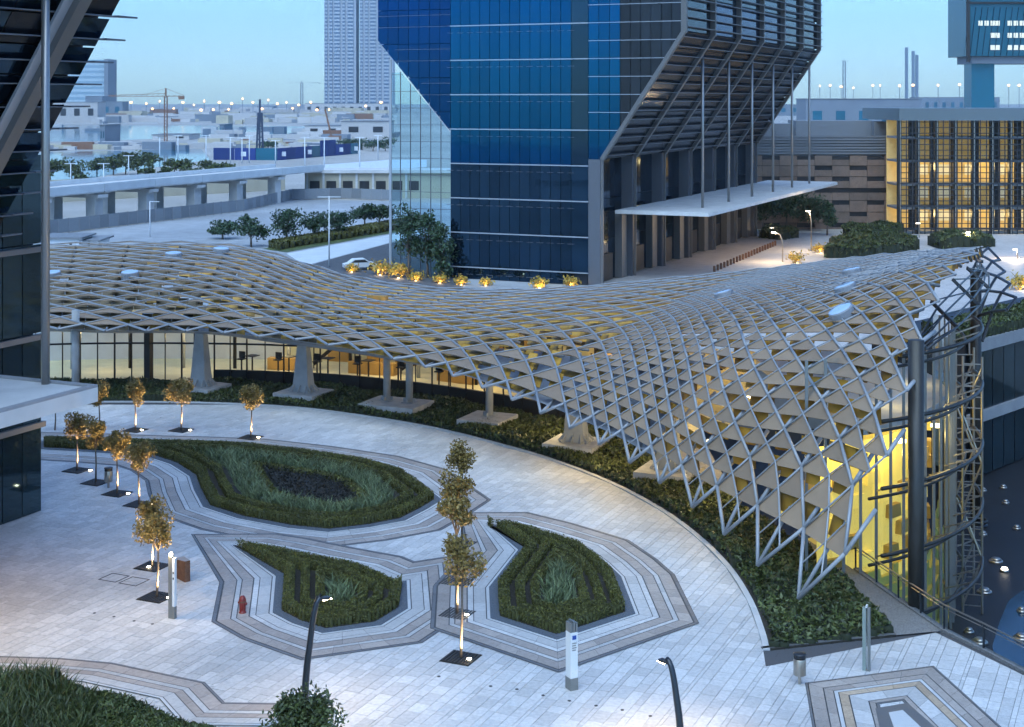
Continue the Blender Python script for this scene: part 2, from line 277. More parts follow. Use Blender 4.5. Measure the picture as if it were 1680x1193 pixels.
# ---- plaza paving
arc_px = [(20, 664), (100, 661), (200, 660), (300, 661), (400, 664), (500, 671), (600, 684), (700, 701), (800, 725), (900, 754), (1000, 793), (1080, 836), (1140, 880), (1190, 930), (1225, 985), (1244, 1035), (1252, 1066)]
ARC = [G2(*p) for p in arc_px]
corner = ARC[-1]
reg1 = [(-75, 40), (corner[0] - 2.4, 40)] + ARC[::-1] + [(-75, ARC[0][1])]
reg2 = [(corner[0] - 2.4, 40), (29, 40)] + EDGE[::-1][:4] + [G2(1540, 1037), corner]
def ccw(p):
    a = sum(p[i][0] * p[(i + 1) % len(p)][1] - p[(i + 1) % len(p)][0] * p[i][1] for i in range(len(p))); return p if a > 0 else p[::-1]
reg1, reg2 = ccw(reg1), ccw(reg2)
sheet('plaza_joint_bed', reg1, -.035, M['joint']); 
plaza = sheet('plaza', reg2, -.034, M['joint'])
rest = MB(); cand = []
o0 = Vector((-80, 45, 0)); d = -118.0; wseq = [.62, .46, .46, .20, .62, .46, .30, .62, .46, .16, .46]
ci = 0
while d < 140:
    w = wseq[ci % len(wseq)]; ci += 1; s = -40 + random.random(); 
    while s < 140:
        l = random.choice((.6, .8, .8, 1.0, 1.2)) if w > .25 else random.choice((.4, .6, 1.2))
        a = D1 * s + D2 * d
        cx, cy = a.x, a.y
        if -72 < cx < 30 and 40 < cy < 112:
            q = [a + D2 * .008 + D1 * .008, a + D2 * (w - .011) + D1 * .008, a + D2 * (w - .011) + D1 * (l - .011), a + D2 * .008 + D1 * (l - .011)]
            q = ccw([(v.x, v.y) for v in q])
            for ri, rg in enumerate((reg1, reg2)):
                c = clip(q, rg)
                if len(c) >= 3:
                    mx = sum(p[0] for p in c) / len(c); my = sum(p[1] for p in c) / len(c)
                    px = CX + mx / my * F; py = HY + H / my * F
                    vis = py < 1185 and 5 < px < 1675
                    cand.append((my if vis else 999, w, l, a, c, len(c) == 4 and ri == (0 if clip(q, reg2) == [] else 1) and abs((max(p[0] for p in c) - min(p[0] for p in c)) - (max(p[0] for p in q) - min(p[0] for p in q))) < 1e-4))
        s += l
    d += w
cand.sort(key=lambda k: k[0])
pm = {}
def paver_mesh(w, l):
    k = (w, l)
    if k not in pm:
        e = .008; b = .012; mb = MB(); o = [(e, e), (w - e, e), (w - e, l - e), (e, l - e)]; i = [(e + b, e + b), (w - e - b, e + b), (w - e - b, l - e - b), (e + b, l - e - b)]
        vs = [(p[0], p[1], -.034) for p in o] + [(p[0], p[1], -.006) for p in o] + [(p[0], p[1], 0) for p in i]
        mb.add(vs, [(8, 9, 10, 11)] + [(j, (j + 1) % 4, (j + 1) % 4 + 4, j + 4) for j in range(4)] + [(j + 4, (j + 1) % 4 + 4, (j + 1) % 4 + 8, j + 8) for j in range(4)]); pm[k] = mb.mesh('paver', M['paver'])
    return pm[k]
n_ind = 0
for my, w, l, a, c, whole in cand:
    if n_ind < 300 and my < 900 and whole:
        o = link('paver', paver_mesh(w, l), plaza, (a.x, a.y, random.uniform(-.002, .002)), -TH); n_ind += 1
    else:
        z = random.uniform(-.002, .002); rest.add([(p[0], p[1], -.034) for p in c] + [(p[0], p[1], z) for p in c], [tuple(range(len(c), 2 * len(c)))] + [(j, (j + 1) % len(c), (j + 1) % len(c) + len(c), j + len(c)) for j in range(len(c))])
rest.build('paver_field', M['paver'], plaza)['kind'] = 'stuff'
# kerb between paving and planting
mb = MB(); KO = offset(ARC + [(-60, 140)], -.0)
def ribbon(pts, w0, w1, z0, z1, m, name, parent=None, kind='structure', tagit=True):
    mb = MB(); n = len(pts); nn = []
    for i in range(n):
        a = np.array(pts[max(i - 1, 0)]); b = np.array(pts[min(i + 1, n - 1)]); e = b - a; e /= np.linalg.norm(e); nn.append(np.array([-e[1], e[0]]))
    L0 = [np.array(p) + q * w0 for p, q in zip(pts, nn)]; L1 = [np.array(p) + q * w1 for p, q in zip(pts, nn)]
    for i in range(n - 1):
        vs = [(*L0[i], z0), (*L0[i + 1], z0), (*L1[i + 1], z0), (*L1[i], z0), (*L0[i], z1), (*L0[i + 1], z1), (*L1[i + 1], z1), (*L1[i], z1)]
        mb.add(vs, [(4, 5, 6, 7), (0, 1, 5, 4), (2, 3, 7, 6)] + ([(3, 0, 4, 7)] if i == 0 else []) + ([(1, 2, 6, 5)] if i == n - 2 else []))
    o = mb.build(name, m, parent)
    return tag(o, kind=kind) if (tagit and not parent) else o
def dense(pts, step):
    out = []
    for i in range(len(pts) - 1):
        a, b = np.array(pts[i]), np.array(pts[i + 1]); k = max(1, int(np.linalg.norm(b - a) / step))
        out += [tuple(a + (b - a) * j / k) for j in range(k)]
    return out + [tuple(pts[-1])]
def smooth_path(pts, k=6):
    p = [np.array(q) for q in pts]; p = [2 * p[0] - p[1]] + p + [2 * p[-1] - p[-2]]; out = []
    for i in range(1, len(p) - 2):
        for j in range(k):
            t = j / k; out.append(tuple(.5 * ((2 * p[i]) + (-p[i - 1] + p[i + 1]) * t + (2 * p[i - 1] - 5 * p[i] + 4 * p[i + 1] - p[i + 2]) * t * t + (-p[i - 1] + 3 * p[i] - 3 * p[i + 1] + p[i + 2]) * t ** 3)))
    return out + [tuple(p[-2])]
ARCS = smooth_path(ARC, 4)
ribbon(ARCS, -.0, .28, -.03, .05, M['white_line'], 'kerb')
bed_front = [corner, G2(1470, 1043)]
ribbon(bed_front, .02, .24, -.03, .05, M['slate'], 'kerb')

# ---- planted beds with their paving bands
bedA = [G2(*p) for p in ((712, 812, .3), (690, 834), (655, 852), (600, 862), (540, 869), (480, 863), (400, 848), (345, 830), (330, 803), (322, 780), (290, 760), (250, 747), (160, 740), (72, 735))] + [G2(*p, .6) for p in ((72, 712), (160, 714), (240, 717), (320, 719), (400, 722), (500, 733), (600, 748), (660, 765))]
bedB = [G2(*p) for p in ((385, 897), (467, 944), (463, 1004), (492, 1019), (534, 1033), (615, 1022), (654, 998), (660, 960))] + [G2(*p, .6) for p in ((647, 944), (587, 918), (517, 905), (446, 890), (401, 883))]
bedC = [G2(*p) for p in ((799, 859), (865, 903), (817, 966), (820, 1013), (913, 1043), (1026, 1006))] + [G2(*p, .6) for p in ((1005, 928), (983, 907), (950, 883), (876, 860), (832, 849), (804, 849))]
PROF = [(0, .14, 'white_line'), (.19, .72, 'paver_pale'), (.76, 1.0, 'paver'), (1.06, 1.55, 'paver_pink'), (1.60, 1.80, 'paver_pale'), (1.85, 2.40, 'paver_pink'), (2.48, 2.62, 'slate')]
def rings(poly, prof, z, parent, step=1.15, under=True, start=0.0, end=None):
    poly = ccw(poly); o0 = offset(poly, prof[0][0] - .03); o1 = offset(poly, prof[-1][1] + .03); n = len(poly)
    mb = MB()
    for i in range(n):
        j = (i + 1) % n; mb.quad((*o0[i], z), (*o1[i], z), (*o1[j], z), (*o0[j], z))
    mb.build('joint_bed', M['joint'], parent)
    per = {}
    for a, b, mk in prof:
        pa, pb = offset(poly, a), offset(poly, b)
        for i in range(n):
            j = (i + 1) % n; A0, A1, B0, B1 = (np.array(q) for q in (pa[i], pa[j], pb[i], pb[j])); L = np.linalg.norm((A0 + B0 - A1 - B1) / 2); k = max(1, round(L / step))
            if (B1 - B0) @ (np.array(poly[j]) - np.array(poly[i])) < 0: continue
            for q in range(k):
                g = .008 / max(L, .1); t0, t1 = q / k + g, (q + 1) / k - g
                pts = [A0 + (A1 - A0) * t0, B0 + (B1 - B0) * t0, B0 + (B1 - B0) * t1, A0 + (A1 - A0) * t1]
                per.setdefault(mk, []).append(pts)
    return per
all_band = []
def bands(poly, prof, z, parent, step=1.15):
    for mk, L in rings(poly, prof, z, parent, step).items():
        for pts in L: all_band.append((sum(p[1] for p in pts) / 4, mk, pts, z + .006))
bandroot = MB().add([(0, 0, -.2), (.1, 0, -.2), (0, .1, -.2)], [(0, 1, 2)]).build('paving_band', M['joint']); tag(bandroot, kind='structure')
gA, gB, gC = (offset(ccw(b), .42) for b in (bedA, bedB, bedC))
bands(gA, PROF, .006, bandroot); bands(gB, PROF, .016, bandroot); bands(gC, PROF, .026, bandroot)
# foreground bands: lower left and lower right
bedD = [G2(*p) for p in ((-60, 1108), (60, 1112), (135, 1119), (262, 1147), (300, 1190), (440, 1192), (470, 1230), (500, 1330), (-60, 1330))]
bands(bedD, [(.0, .12, 'white_line'), (.16, .62, 'paver_pale'), (.66, .98, 'paver_pink'), (1.02, 1.25, 'paver_pale'), (1.29, 1.85, 'paver_pink'), (1.9, 1.98, 'slate')], .036, bandroot)
patch = [G2(*p) for p in ((1322, 1121), (1531, 1093), (1760, 1300), (1760, 1420), (1372, 1420))]
for k, (i0, i1, mk) in enumerate(((0, .07, 'slate'), (.1, .62, 'paver_pink'), (.67, 1.0, 'paver_pink'), (1.04, 1.18, 'white_line'), (1.22, 1.55, 'paver_tan'), (1.6, 2.25, 'paver_pale'), (2.3, 2.5, 'paver_pink'), (2.55, 2.62, 'slate')  )):
    pp = ccw(patch)
    bands(offset(pp, -i1), [(0, i1 - i0, mk)], .008, bandroot)
sheet('slate_inlay', [G2(*p) for p in ((1436, 1163), (1489, 1154), (1620, 1270), (1462, 1280))], .022, M['slate']); sheet('white_paving_slab', [G2(*p) for p in ((1458, 1170), (1481, 1166), (1560, 1240), (1484, 1245))], .027, M['white_line'])
all_band.sort(key=lambda k: k[0]); bm_rest = {}
for k, (y, mk, pts, z) in enumerate(all_band):
    mb = MB() if k < 300 else bm_rest.setdefault(mk, MB())
    mb.add([(*p, z - .01) for p in pts] + [(*p, z) for p in pts], [(4, 5, 6, 7), (0, 1, 5, 4), (1, 2, 6, 5), (2, 3, 7, 6), (3, 0, 4, 7)])
    if k < 300: mb.build('paver', M[mk], bandroot)
for mk, mb in bm_rest.items(): mb.build('band_pavers', M[mk], bandroot)['kind'] = 'stuff'

def bed(poly, gpoly, label, z, grass, name='hedge_bed'):
    c = np.mean(poly, 0); t = thing(name, (c[0], c[1], 0), label, 'flower bed', 'planted beds on the plaza')
    mb = MB(); mb.prism(ccw(list(gpoly)), -.02, z); mb.build('gravel_margin', M['gravel'], t)
    mb = MB(); mb.prism(ccw(list(poly)), z - .01, z + .03); mb.build('soil', M['soil'], t)
    w = (0.0, .58, 1.06, 1.52) if grass == 'A' else (0.0, .5, .80, 1.2)
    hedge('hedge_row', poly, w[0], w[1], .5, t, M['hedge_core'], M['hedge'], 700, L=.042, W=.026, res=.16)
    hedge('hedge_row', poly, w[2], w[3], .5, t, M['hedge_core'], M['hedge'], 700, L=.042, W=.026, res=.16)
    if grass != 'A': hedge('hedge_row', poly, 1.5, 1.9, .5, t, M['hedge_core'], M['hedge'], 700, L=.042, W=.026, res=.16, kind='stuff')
    d0 = 2.0 if grass == 'A' else 2.1
    X, Y = sample(poly, 110); dd = pdist(poly, X, Y); k = (dd > d0) & ((dd < 3.4) if grass == 'A' else (dd < 99)); X, Y = X[k], Y[k]
    V, Q = blade_geo(np.stack([X, Y, np.full(len(X), z)], 1), .62, .022); np_mesh('ornamental_grass', V, Q, M['ogr'], t)['kind'] = 'stuff'
    if grass == 'A':
        hedge('ground_cover', poly, 3.4, 4.0, .3, t, M['hedge_core'], M['hedge'], 200)
        X, Y = sample(poly, 70); dd = pdist(poly, X, Y); k = dd > 4.0; X, Y = X[k], Y[k]
        V, Q = leaf_geo(np.stack([X, Y, z + rng.uniform(.02, .3, len(X))], 1), .11, .04, .6); np_mesh('dark_ground_cover', V, Q, M['sedge'], t)['kind'] = 'stuff'
    return t
bed(bedA, gA, 'large hedge bed with grey grass ring around a dark planted centre', .05, 'A')
bed(bedB, gB, 'teardrop hedge bed with green grass centre, nearest the red hydrant', .06, 'B')
bed(bedC, gC, 'teardrop hedge bed with grass centre, right of the column of four trees', .07, 'C')
# foreground mound, lower left
mpoly = [G2(*p, .9) for p in ((-90, 1085), (0, 1112), (95, 1108), (150, 1152), (250, 1166), (330, 1188), (385, 1215), (430, 1300), (-90, 1300))]
c = np.mean(mpoly, 0); t = thing('shrub_bed', (c[0], c[1], 0), 'dark bushy planting mound in the lower left foreground', 'shrubs')
hedge('shrub_mass', mpoly, 0, 99, 1.15, t, M['shrub_core'], M['shrub'], 420, L=.13, W=.035, hv=.25)
X, Y = sample(mpoly, 160); dd = pdist(mpoly, X, Y); k = (dd > .3) & (X < G2(200, 1160)[0]); X, Y = X[k], Y[k]
V, Q = blade_geo(np.stack([X, Y, np.full(len(X), .85)], 1), .75, .025, .3); np_mesh('ornamental_grass', V, Q, M['shrub'], t)['kind'] = 'stuff'

# ---- planting strip under the canopy
def off_path(pts, w):
    n = len(pts); out = []
    for i in range(n):
        a = np.array(pts[max(i - 1, 0)]); b = np.array(pts[min(i + 1, n - 1)]); e = b - a; e /= np.linalg.norm(e); out.append(tuple(np.array(pts[i]) + np.array([-e[1], e[0]]) * w))
    return out
FAC = off_path(ARCS, 8.2)
strip = [p for p in off_path(ARCS, .3)] + [bed_front[1], G2(1400, 960), G2(1330, 905)] + [p for p in off_path(ARCS, 7.6) if p[0] < 9][::-1]
strip = ccw(strip); c = np.mean(strip, 0)
t = thing('planting_strip', (c[0], c[1], 0), 'long curved strip of dark shrubs between plaza edge and lattice canopy', 'shrubs')
MB().prism(strip, -.05, .04).build('soil', M['soil'], t)
hedge('shrub_mass', strip, .12, 99, .38, t, M['shrub_core'], M['shrub'], 75, L=.16, W=.06, hv=.5, res=.4)
sheet('pebble_strip', [G2(*p) for p in ((1300, 870), (1405, 938), (1470, 985), (1545, 1036), (1470, 1043), (1400, 960))], .02, M['aggregate'])
# ------------------------------------------------------------------ the lattice canopy
TIPS = [(15, 538, 17.4), (96, 540, 17.4), (173, 543, 17.4), (241, 543, 17.4), (305, 543, 17.4), (367, 546, 17.4), (424, 552, 17.4), (484, 557, 17.45), (538, 566, 17.5), (591, 576, 17.6), (645, 589, 17.7), (697, 602, 17.85), (743, 617, 18.0), (791, 636, 18.15), (840, 656, 18.35),
        (887, 678, 18.6), (935, 703, 18.9), (983, 729, 19.2), (1033, 759, 19.6), (1082, 792, 20.0), (1136, 832, 20.5), (1188, 877, 21.0), (1243, 929, 21.4), (1310, 984, 21.8), (1352, 1030, 22.1)]
FR = [np.array(P(a, b, dz * F / (b - HY))) for a, b, dz in TIPS]          # front edge nodes, u = -1 .. 23
ST = [  # u, back (px,py,depth), rise A, tau, plan bend (x,y)
    (-1, (40, 398, 141), 3.0, .40, None), (3, (380, 400, 140), 2.8, .36, None), (6, (600, 456, 139), 1.6, .28, None), (9, (840, 474, 135), 1.8, .22, None), (13, (1180, 447, 122), 3.6, .20, None),
    (18, (1450, 416, 106), 8.2, .13, None), (22, (1612, 404, 95), 13.6, .14, (17.6, 64.6)), (23, (1660, 402, 92), 14.0, .14, (19.0, 62.5))]
V_N = 13
def lerp_st(u, f):
    for a, b in zip(ST[:-1], ST[1:]):
        if u <= b[0]: t = (u - a[0]) / (b[0] - a[0]); t = t * t * (3 - 2 * t) * .35 + t * .65; return f(a) * (1 - t) + f(b) * t
    return f(ST[-1])
def front(u):
    x = u + 1; i = int(min(max(math.floor(x), 0), len(FR) - 2)); t = x - i
    p = [FR[max(i - 1, 0)], FR[i], FR[i + 1], FR[min(i + 2, len(FR) - 1)]]
    return .5 * ((2 * p[1]) + (-p[0] + p[2]) * t + (2 * p[0] - 5 * p[1] + 4 * p[2] - p[3]) * t * t + (-p[0] + 3 * p[1] - 3 * p[2] + p[3]) * t ** 3)
BK = [np.array(P(*s[1])) for s in ST]
def back(u):
    us = [s[0] for s in ST]; i = max(0, min(len(us) - 2, int(np.searchsorted(us, u, 'right')) - 1)); t = (u - us[i]) / (us[i + 1] - us[i])
    p0, p1, p2, p3 = BK[max(i - 1, 0)], BK[i], BK[i + 1], BK[min(i + 2, len(BK) - 1)]; h = us[i + 1] - us[i]
    m1 = (p2 - p0) / (us[i + 1] - us[max(i - 1, 0)]) * h if i > 0 else (p2 - p1); m2 = (p3 - p1) / (us[min(i + 2, len(us) - 1)] - us[i]) * h if i + 2 < len(us) else (p2 - p1)
    return (2 * t ** 3 - 3 * t * t + 1) * p1 + (t ** 3 - 2 * t * t + t) * m1 + (-2 * t ** 3 + 3 * t * t) * p2 + (t ** 3 - t * t) * m2
_tab = {}
def curve(u):
    k = round(u, 4)
    if k not in _tab:
        f, b = front(u), back(u); A = lerp_st(u, lambda s: s[2]); tau = lerp_st(u, lambda s: s[3]); t = np.linspace(0, 1, 161)
        wgt = max(0, min(1, (u - 17) / 5)); mid = (f[:2] + b[:2]) / 2; ctl = mid * (1 - wgt) + np.array([17.6 + (u - 22) * 1.4, 64.6 - (u - 22) * 2.1]) * wgt
        xy = ((1 - t) ** 2)[:, None] * f[:2] + (2 * t * (1 - t))[:, None] * ctl + (t * t)[:, None] * b[:2]
        e = (1 - np.exp(-t / tau)); e1 = 1 - math.exp(-1 / tau); B = b[2] - f[2] - A * e1
        z = f[2] + A * e + B * t; p = np.column_stack([xy, z]); s = np.concatenate([[0], np.cumsum(np.linalg.norm(np.diff(p, axis=0), axis=1))])
        _tab[k] = (p, s / s[-1] * V_N)
    return _tab[k]
E22 = np.array([(0, 12.53, 64, 1.2), (1, 15.02, 64.5, 6.04), (2, 16.2, 65.5, 9.1), (3, 17.5, 67.5, 11.2), (4, 19, 70, 12.8), (5, 20.7, 73, 13.9), (6, 22.4, 76, 14.4), (8, 25.3, 82, 14.5), (13, 30.6, 95, 13.5)])
def S0(u, v):
    p, s = curve(u); return Vector([float(np.interp(v, s, p[:, i])) for i in range(3)])
def S(u, v):
    p = S0(u, v)
    if u > 18.6:
        w = (u - 18.6) / 3.4; w = w * w * (3 - 2 * w) if w < 1 else 1 + (w - 1) * .9; q = S0(22, v)
        p = Vector([p[i] + w * (float(np.interp(v, E22[:, 0], E22[:, i + 1])) - q[i]) for i in range(3)])
    return p
def Nrm(u, v):
    a = S(u + .2, v) - S(u - .2, v); b = S(u, min(v + .2, V_N)) - S(u, max(v - .2, 0)); n = a.cross(b).normalized(); return n if n.z > 0 else -n
canopy = thing('lattice_canopy', (0, 100, 0), 'sweeping grey steel lattice canopy with triangular shade panels over the glazed pavilion', 'canopy')
U0, U1 = -2, 45                                      # doubled indices: a = 2u, b = 2v
node = {(a, b) for a in range(U0, U1 + 1) for b in range(0, 2 * V_N + 1) if (a + b) % 2 == 0 and not (a == U1 and b > 16)}
pos = {n: S(n[0] / 2, n[1] / 2) for n in node}
nrm = {n: Nrm(n[0] / 2, n[1] / 2) for n in node}
def size(p): return 1 / p.y
jobs = []                                           # (nearness, kind, data)
for (a, b) in node:
    for da, rad in ((-1, .075), (1, .05)):
        q = (a + da, b + 1)
        if q in node: jobs.append((pos[(a, b)].y, 'strut', (pos[(a, b)], pos[q], rad if b > 0 else .09)))
    t = (a, b + 2)
    if t in node and b % 2 == 0 or (t in node and b < 8):
        A, T = pos[(a, b)], pos[t]; n = (nrm[(a, b)] + nrm[t]).normalized()
        if b == 0: jobs.append((A.y, 'strut', (A, A.lerp(T, .62) - n * .35, .09)))
        else: jobs.append((A.y, 'stub', (A, A.lerp(T, .5) - n * .6, .10)))
def cell(u, v, h, arch):                             # upper triangle of a diamond whose bottom is (u,v) and half height h
    Lp, Rp, T = S(u - h, v + h), S(u + h, v + h), S(u, v + 2 * h); n = Nrm(u, v + h); off = -n * .05
    c = (Lp + Rp + T) / 3; Lp, Rp, T = (c + (p - c) * .985 + off for p in (Lp, Rp, T))
    m = (Lp + Rp) / 2; base = []
    if arch < 0:
        B_ = S(u, v) + off; base = [Lp.lerp(B_, -arch), m.lerp(B_, -arch), Rp.lerp(B_, -arch)]
    for k in (.25, .5, .75) if arch >= 0 else (): q = Lp.lerp(Rp, k); base.append(q + (T - m) * arch * (1 - (2 * k - 1) ** 2) + n * .05 * (1 - abs(2 * k - 1)))
    top = [T, Lp] + base + [Rp]; bot = [p - n * .045 for p in top]
    return (T.y + Lp.y + Rp.y) / 3, top, bot
panels = []
for (a, b) in node:
    L_, R_, T_ = (a - 1, b + 1), (a + 1, b + 1), (a, b + 2)
    if not (L_ in node and R_ in node and T_ in node): continue
    u, v = a / 2, b / 2
    if u > 14.2:
        for du, dv in ((0, 0), (-.25, .25), (.25, .25), (0, .5))[1 if b == 0 else 0:]: panels.append(cell(u + du, v + dv, .25, -.14 if v < 3.5 else (.05 if v < 5.5 else .36)))
        m1, m2, m3, m4 = S(u - .25, v + .25), S(u + .25, v + .75), S(u + .25, v + .25), S(u - .25, v + .75)
        jobs.append((m1.y + 8, 'rod', (m1, S(u, v + .5), .035))); jobs.append((m1.y + 8, 'rod', (S(u, v + .5), m2, .035)))
        jobs.append((m1.y + 8, 'rod', (m3, S(u, v + .5), .045))); jobs.append((m1.y + 8, 'rod', (S(u, v + .5), m4, .045)))
    else: panels.append(cell(u, v, .5, 0.0 if v < 1.5 else (.46 if u < 9 else .3)))
panels.sort(key=lambda k: k[0] - (5 if False else 0)); pr_rest = MB()
PF = [(0, 1, 2), (0, 2, 3), (0, 3, 4), (0, 4, 5), (8, 7, 6), (9, 8, 6), (10, 9, 6), (11, 10, 6)] + [(i, i + 6, (i + 1) % 6 + 6, (i + 1) % 6) for i in range(6)]
for k, (y, top, bot) in enumerate(panels):
    if k < 300: MB().add(top + bot, PF).build('shade_panel', M['panel'], canopy)
    else: pr_rest.add(top + bot, PF)
pr_rest.build('shade_panels', M['panel'], canopy)['kind'] = 'stuff'
jobs.sort(key=lambda k: k[0]); st_rest = MB(); cnt = {}
for y, kind, (p, q, r) in jobs:
    cnt[kind] = cnt.get(kind, 0) + 1
    if kind != 'rod' and cnt[kind] <= (220 if kind == 'strut' else 75): MB().tube([p, q], r, 8 if y < 90 else 6).build('strut', M['lattice'], canopy, True)
    else: st_rest.tube([p, q], r, 5, cap=False)
st_rest.build('strut_mesh', M['lattice'], canopy)['kind'] = 'stuff'
# bronze louvre blades below the lattice, and the deep edge beam behind the front tips
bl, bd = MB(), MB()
for ai in range(-4, 90):
    u = ai / 4; u1 = u + .24
    if u1 > 22.2: break
    for k in range(0, 3 * V_N):
        v = .55 + k / 3
        if v > V_N - .2: break
        if u > 11 and v < 3.6 and random.random() < .5: continue
        if u < 5 and random.random() < .12: continue
        n = Nrm(u, v); dn = -n * .58; a, b = S(u, v) + dn, S(u1, v) + dn; w = (S(u, min(v + .3, V_N)) - S(u, v)); w = w * (.45 if u < 9 else .8) + n * .30
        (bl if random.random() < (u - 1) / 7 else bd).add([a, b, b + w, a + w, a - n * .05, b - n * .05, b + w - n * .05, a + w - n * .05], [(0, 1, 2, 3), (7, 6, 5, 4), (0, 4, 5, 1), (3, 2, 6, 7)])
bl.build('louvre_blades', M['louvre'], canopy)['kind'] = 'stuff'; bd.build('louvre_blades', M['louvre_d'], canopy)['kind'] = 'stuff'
eb = MB(); us = [k / 2 for k in range(-2, 36)]
e0 = [S(u, .35) - Nrm(u, .35) * .35 for u in us]; e1 = [p + Vector((0, 0, -1.0)) + (S(u, 1.3) - S(u, .35)) * .9 for p, u in zip(e0, us)]
for i in range(len(us) - 1):
    eb.quad(e0[i], e0[i + 1], e1[i + 1], e1[i]); z = Vector((0, 0, .12)); a0, a1 = e1[i] + (S(us[i], 3) - S(us[i], 1)), e1[i + 1] + (S(us[i + 1], 3) - S(us[i + 1], 1)); eb.quad(e1[i], e1[i + 1], a1, a0)
eb.build('edge_beam', M['fascia'], canopy, True)
for u, v, r in ((16, 6.5, .62), (20.1, 5.3, .62), (20.6, 4.0, .66), (18.75, 8.75, .62), (2, 9.5, .75), (1.25, 6.0, .75), (2.9, 11.0, .75), (-.3, 6.0, .75)):
    p = S(u, v); n = Nrm(u, v); x = n.cross(Vector((0, 1, 0))).normalized(); y = n.cross(x); mb = MB(); N_ = 20
    rings_ = [(r, -.35, 0), (r, .22, 0), (r * .93, .28, 1), (r * .6, .33, 1)]; vs = []
    for rr, hh, _ in rings_: vs += [p + x * rr * math.cos(6.2832 * q / N_) + y * rr * math.sin(6.2832 * q / N_) + n * hh for q in range(N_)]
    mb.add(vs, [(k * N_ + q, k * N_ + (q + 1) % N_, (k + 1) * N_ + (q + 1) % N_, (k + 1) * N_ + q) for k in range(2) for q in range(N_)], 0)
    mb.f += [[2 * N_ + q, 2 * N_ + (q + 1) % N_, 3 * N_ + (q + 1) % N_, 3 * N_ + q] for q in range(N_)] + [[3 * N_ + q for q in range(N_)]]; mb.m += [1] * (N_ + 1)
    mb.build('skylight', [M['rim'], M['skyl']], canopy)
# far side of the canopy: a fan of dark lattice hanging over the right of the court
far = MB(); fl = {}
A0, A1, B0, B1 = P(1590, 412, 108), P(1612, 560, 92), P(1637, 418, 107), P(1672, 500, 90)
def FS(s, t): p = A0.lerp(A1, t).lerp(B0.lerp(B1, t), s); return p + Vector((0, 0, .5 * math.sin(math.pi * s)))
for i in range(9):
    for j in range(4):
        if (i + j) % 2 == 0:
            for dj in (-1, 1):
                if 0 <= j + dj <= 3 and i + 1 <= 8: far.tube([FS(j / 3, i / 8), FS((j + dj) / 3, (i + 1) / 8)], .10, 5)
far.build('far_lattice_wing', M['dkmetal'], canopy)
# dark roof deck between the canopy rim and the tall columns
rl = [S(22.1, v) - Vector((0, 0, .9)) for v in (3.6, 5, 6.5, 8, 10, 12)]; rr_ = [Vector(q) for q in ((18.9, 66.6, 11.7), (21.6, 71, 12.0), (24.6, 77, 12.2), (27.4, 84, 12.2), (30.0, 92, 12.0), (32.2, 101, 12.0))]
for i in range(6): MB().beam(rl[i], rr_[i], .09, .18).build('rim_beam', M['dkmetal'], canopy)
for q in (.25, .5, .75, 1.0): MB().tube([rl[i].lerp(rr_[i], q) for i in range(6)], .055, 6).build('rim_tube', M['dkmetal'], canopy, True)
for i in range(5):
    for q in (0, .5): MB().tube([rl[i].lerp(rr_[i], q), rl[i + 1].lerp(rr_[i + 1], q + .5)], .04, 5).build('rim_brace', M['dkmetal'], canopy)
# piers that carry the canopy
_sg = [S(u, v) for u in np.arange(-1, 22, .5) for v in np.arange(0, 8, .5)]
def under(g): return min(_sg, key=lambda p: (p.x - g.x) ** 2 + (p.y - g.y) ** 2).z - .75
def pier(px, py, label, kind, top_z, ax=D2):
    g = G(px, py); top_z = under(g); t = thing('canopy_pier', g, label, 'pier', 'piers under the canopy')
    if kind == 'fin':
        MB().ob(g, ax, 1.75, 1.6, -.05, .62).build('plinth', M['pad'], t)
        mb = MB(); mb.ob(g, ax, .72, .5, .621, top_z, top=.42); 
        mb.build('shaft', M['pier'], t)
        for s in (-1, 1):
            for q in (-.4, 0, .4): p = g + ax * (.68 * s); MB().beam(p + D1 * q + Vector((0, 0, 1.15)) - ax * .08 * s, p + D1 * q * 1.4 + ax * .34 * s + Vector((0, 0, .66)), .06, .16).build('foot_bracket', M['pier'], t)
        for q in (-.5, 0, .5): p = g + ax * q; MB().beam(p - D1 * .42 + Vector((0, 0, 1.15)), p * 1 - D1 * .85 + ax * q * .3 + Vector((0, 0, .66)), .06, .16).build('foot_bracket', M['pier'], t)
    else:
        MB().ob(g, ax, 2.3 if kind == 'twin' else 1.6, 1.7, -.05, .65).build('plinth', M['pad'], t)
        for s in ((-.95, .95) if kind == 'twin' else (0,)):
            c = g + ax * s + D1 * .3
            mb = MB(); mb.tube([c + Vector((0, 0, .64)), c + Vector((0, 0, top_z))], .27, 12); mb.build('column', M['pier'], t, True)
            mb = MB(); mb.ob(c, ax, .45, .45, .651, .70); mb.ob(c, ax, .5, .04, .70, .95); mb.ob(c, ax, .04, .5, .701, .95); mb.build('base_plate', M['pier'], t)
pier(498, 655, 'tapered concrete pier left of the twin columns, with bracketed foot', 'fin', 6.5)
pier(330, 645, 'tapered concrete pier in front of the pavilion entrance', 'fin', 6.6)
pier(650, 674, 'pair of round columns on one square plinth', 'twin', 6.2)
pier(800, 699, 'single round column on a square plinth right of the twin columns', 'one', 6.2)
pier(945, 739, 'squat tapered pier under the canopy edge, right of the single column', 'fin', 5.6)
pier(1098, 786, 'pier foot half hidden behind the lattice tips', 'fin', 6.5)
g = P(124, 632, 113); t = thing('canopy_pier', (g.x, g.y, 0), 'round column at the far left end of the glazed pavilion', 'pier', 'piers under the canopy')
MB().tube([(g.x, g.y, -.05), (g.x, g.y, 6.8)], .3, 12).build('column', M['pier'], t, True); MB().ob((g.x, g.y), D2, .7, .7, -.05, .12).build('base_plate', M['pad'], t)

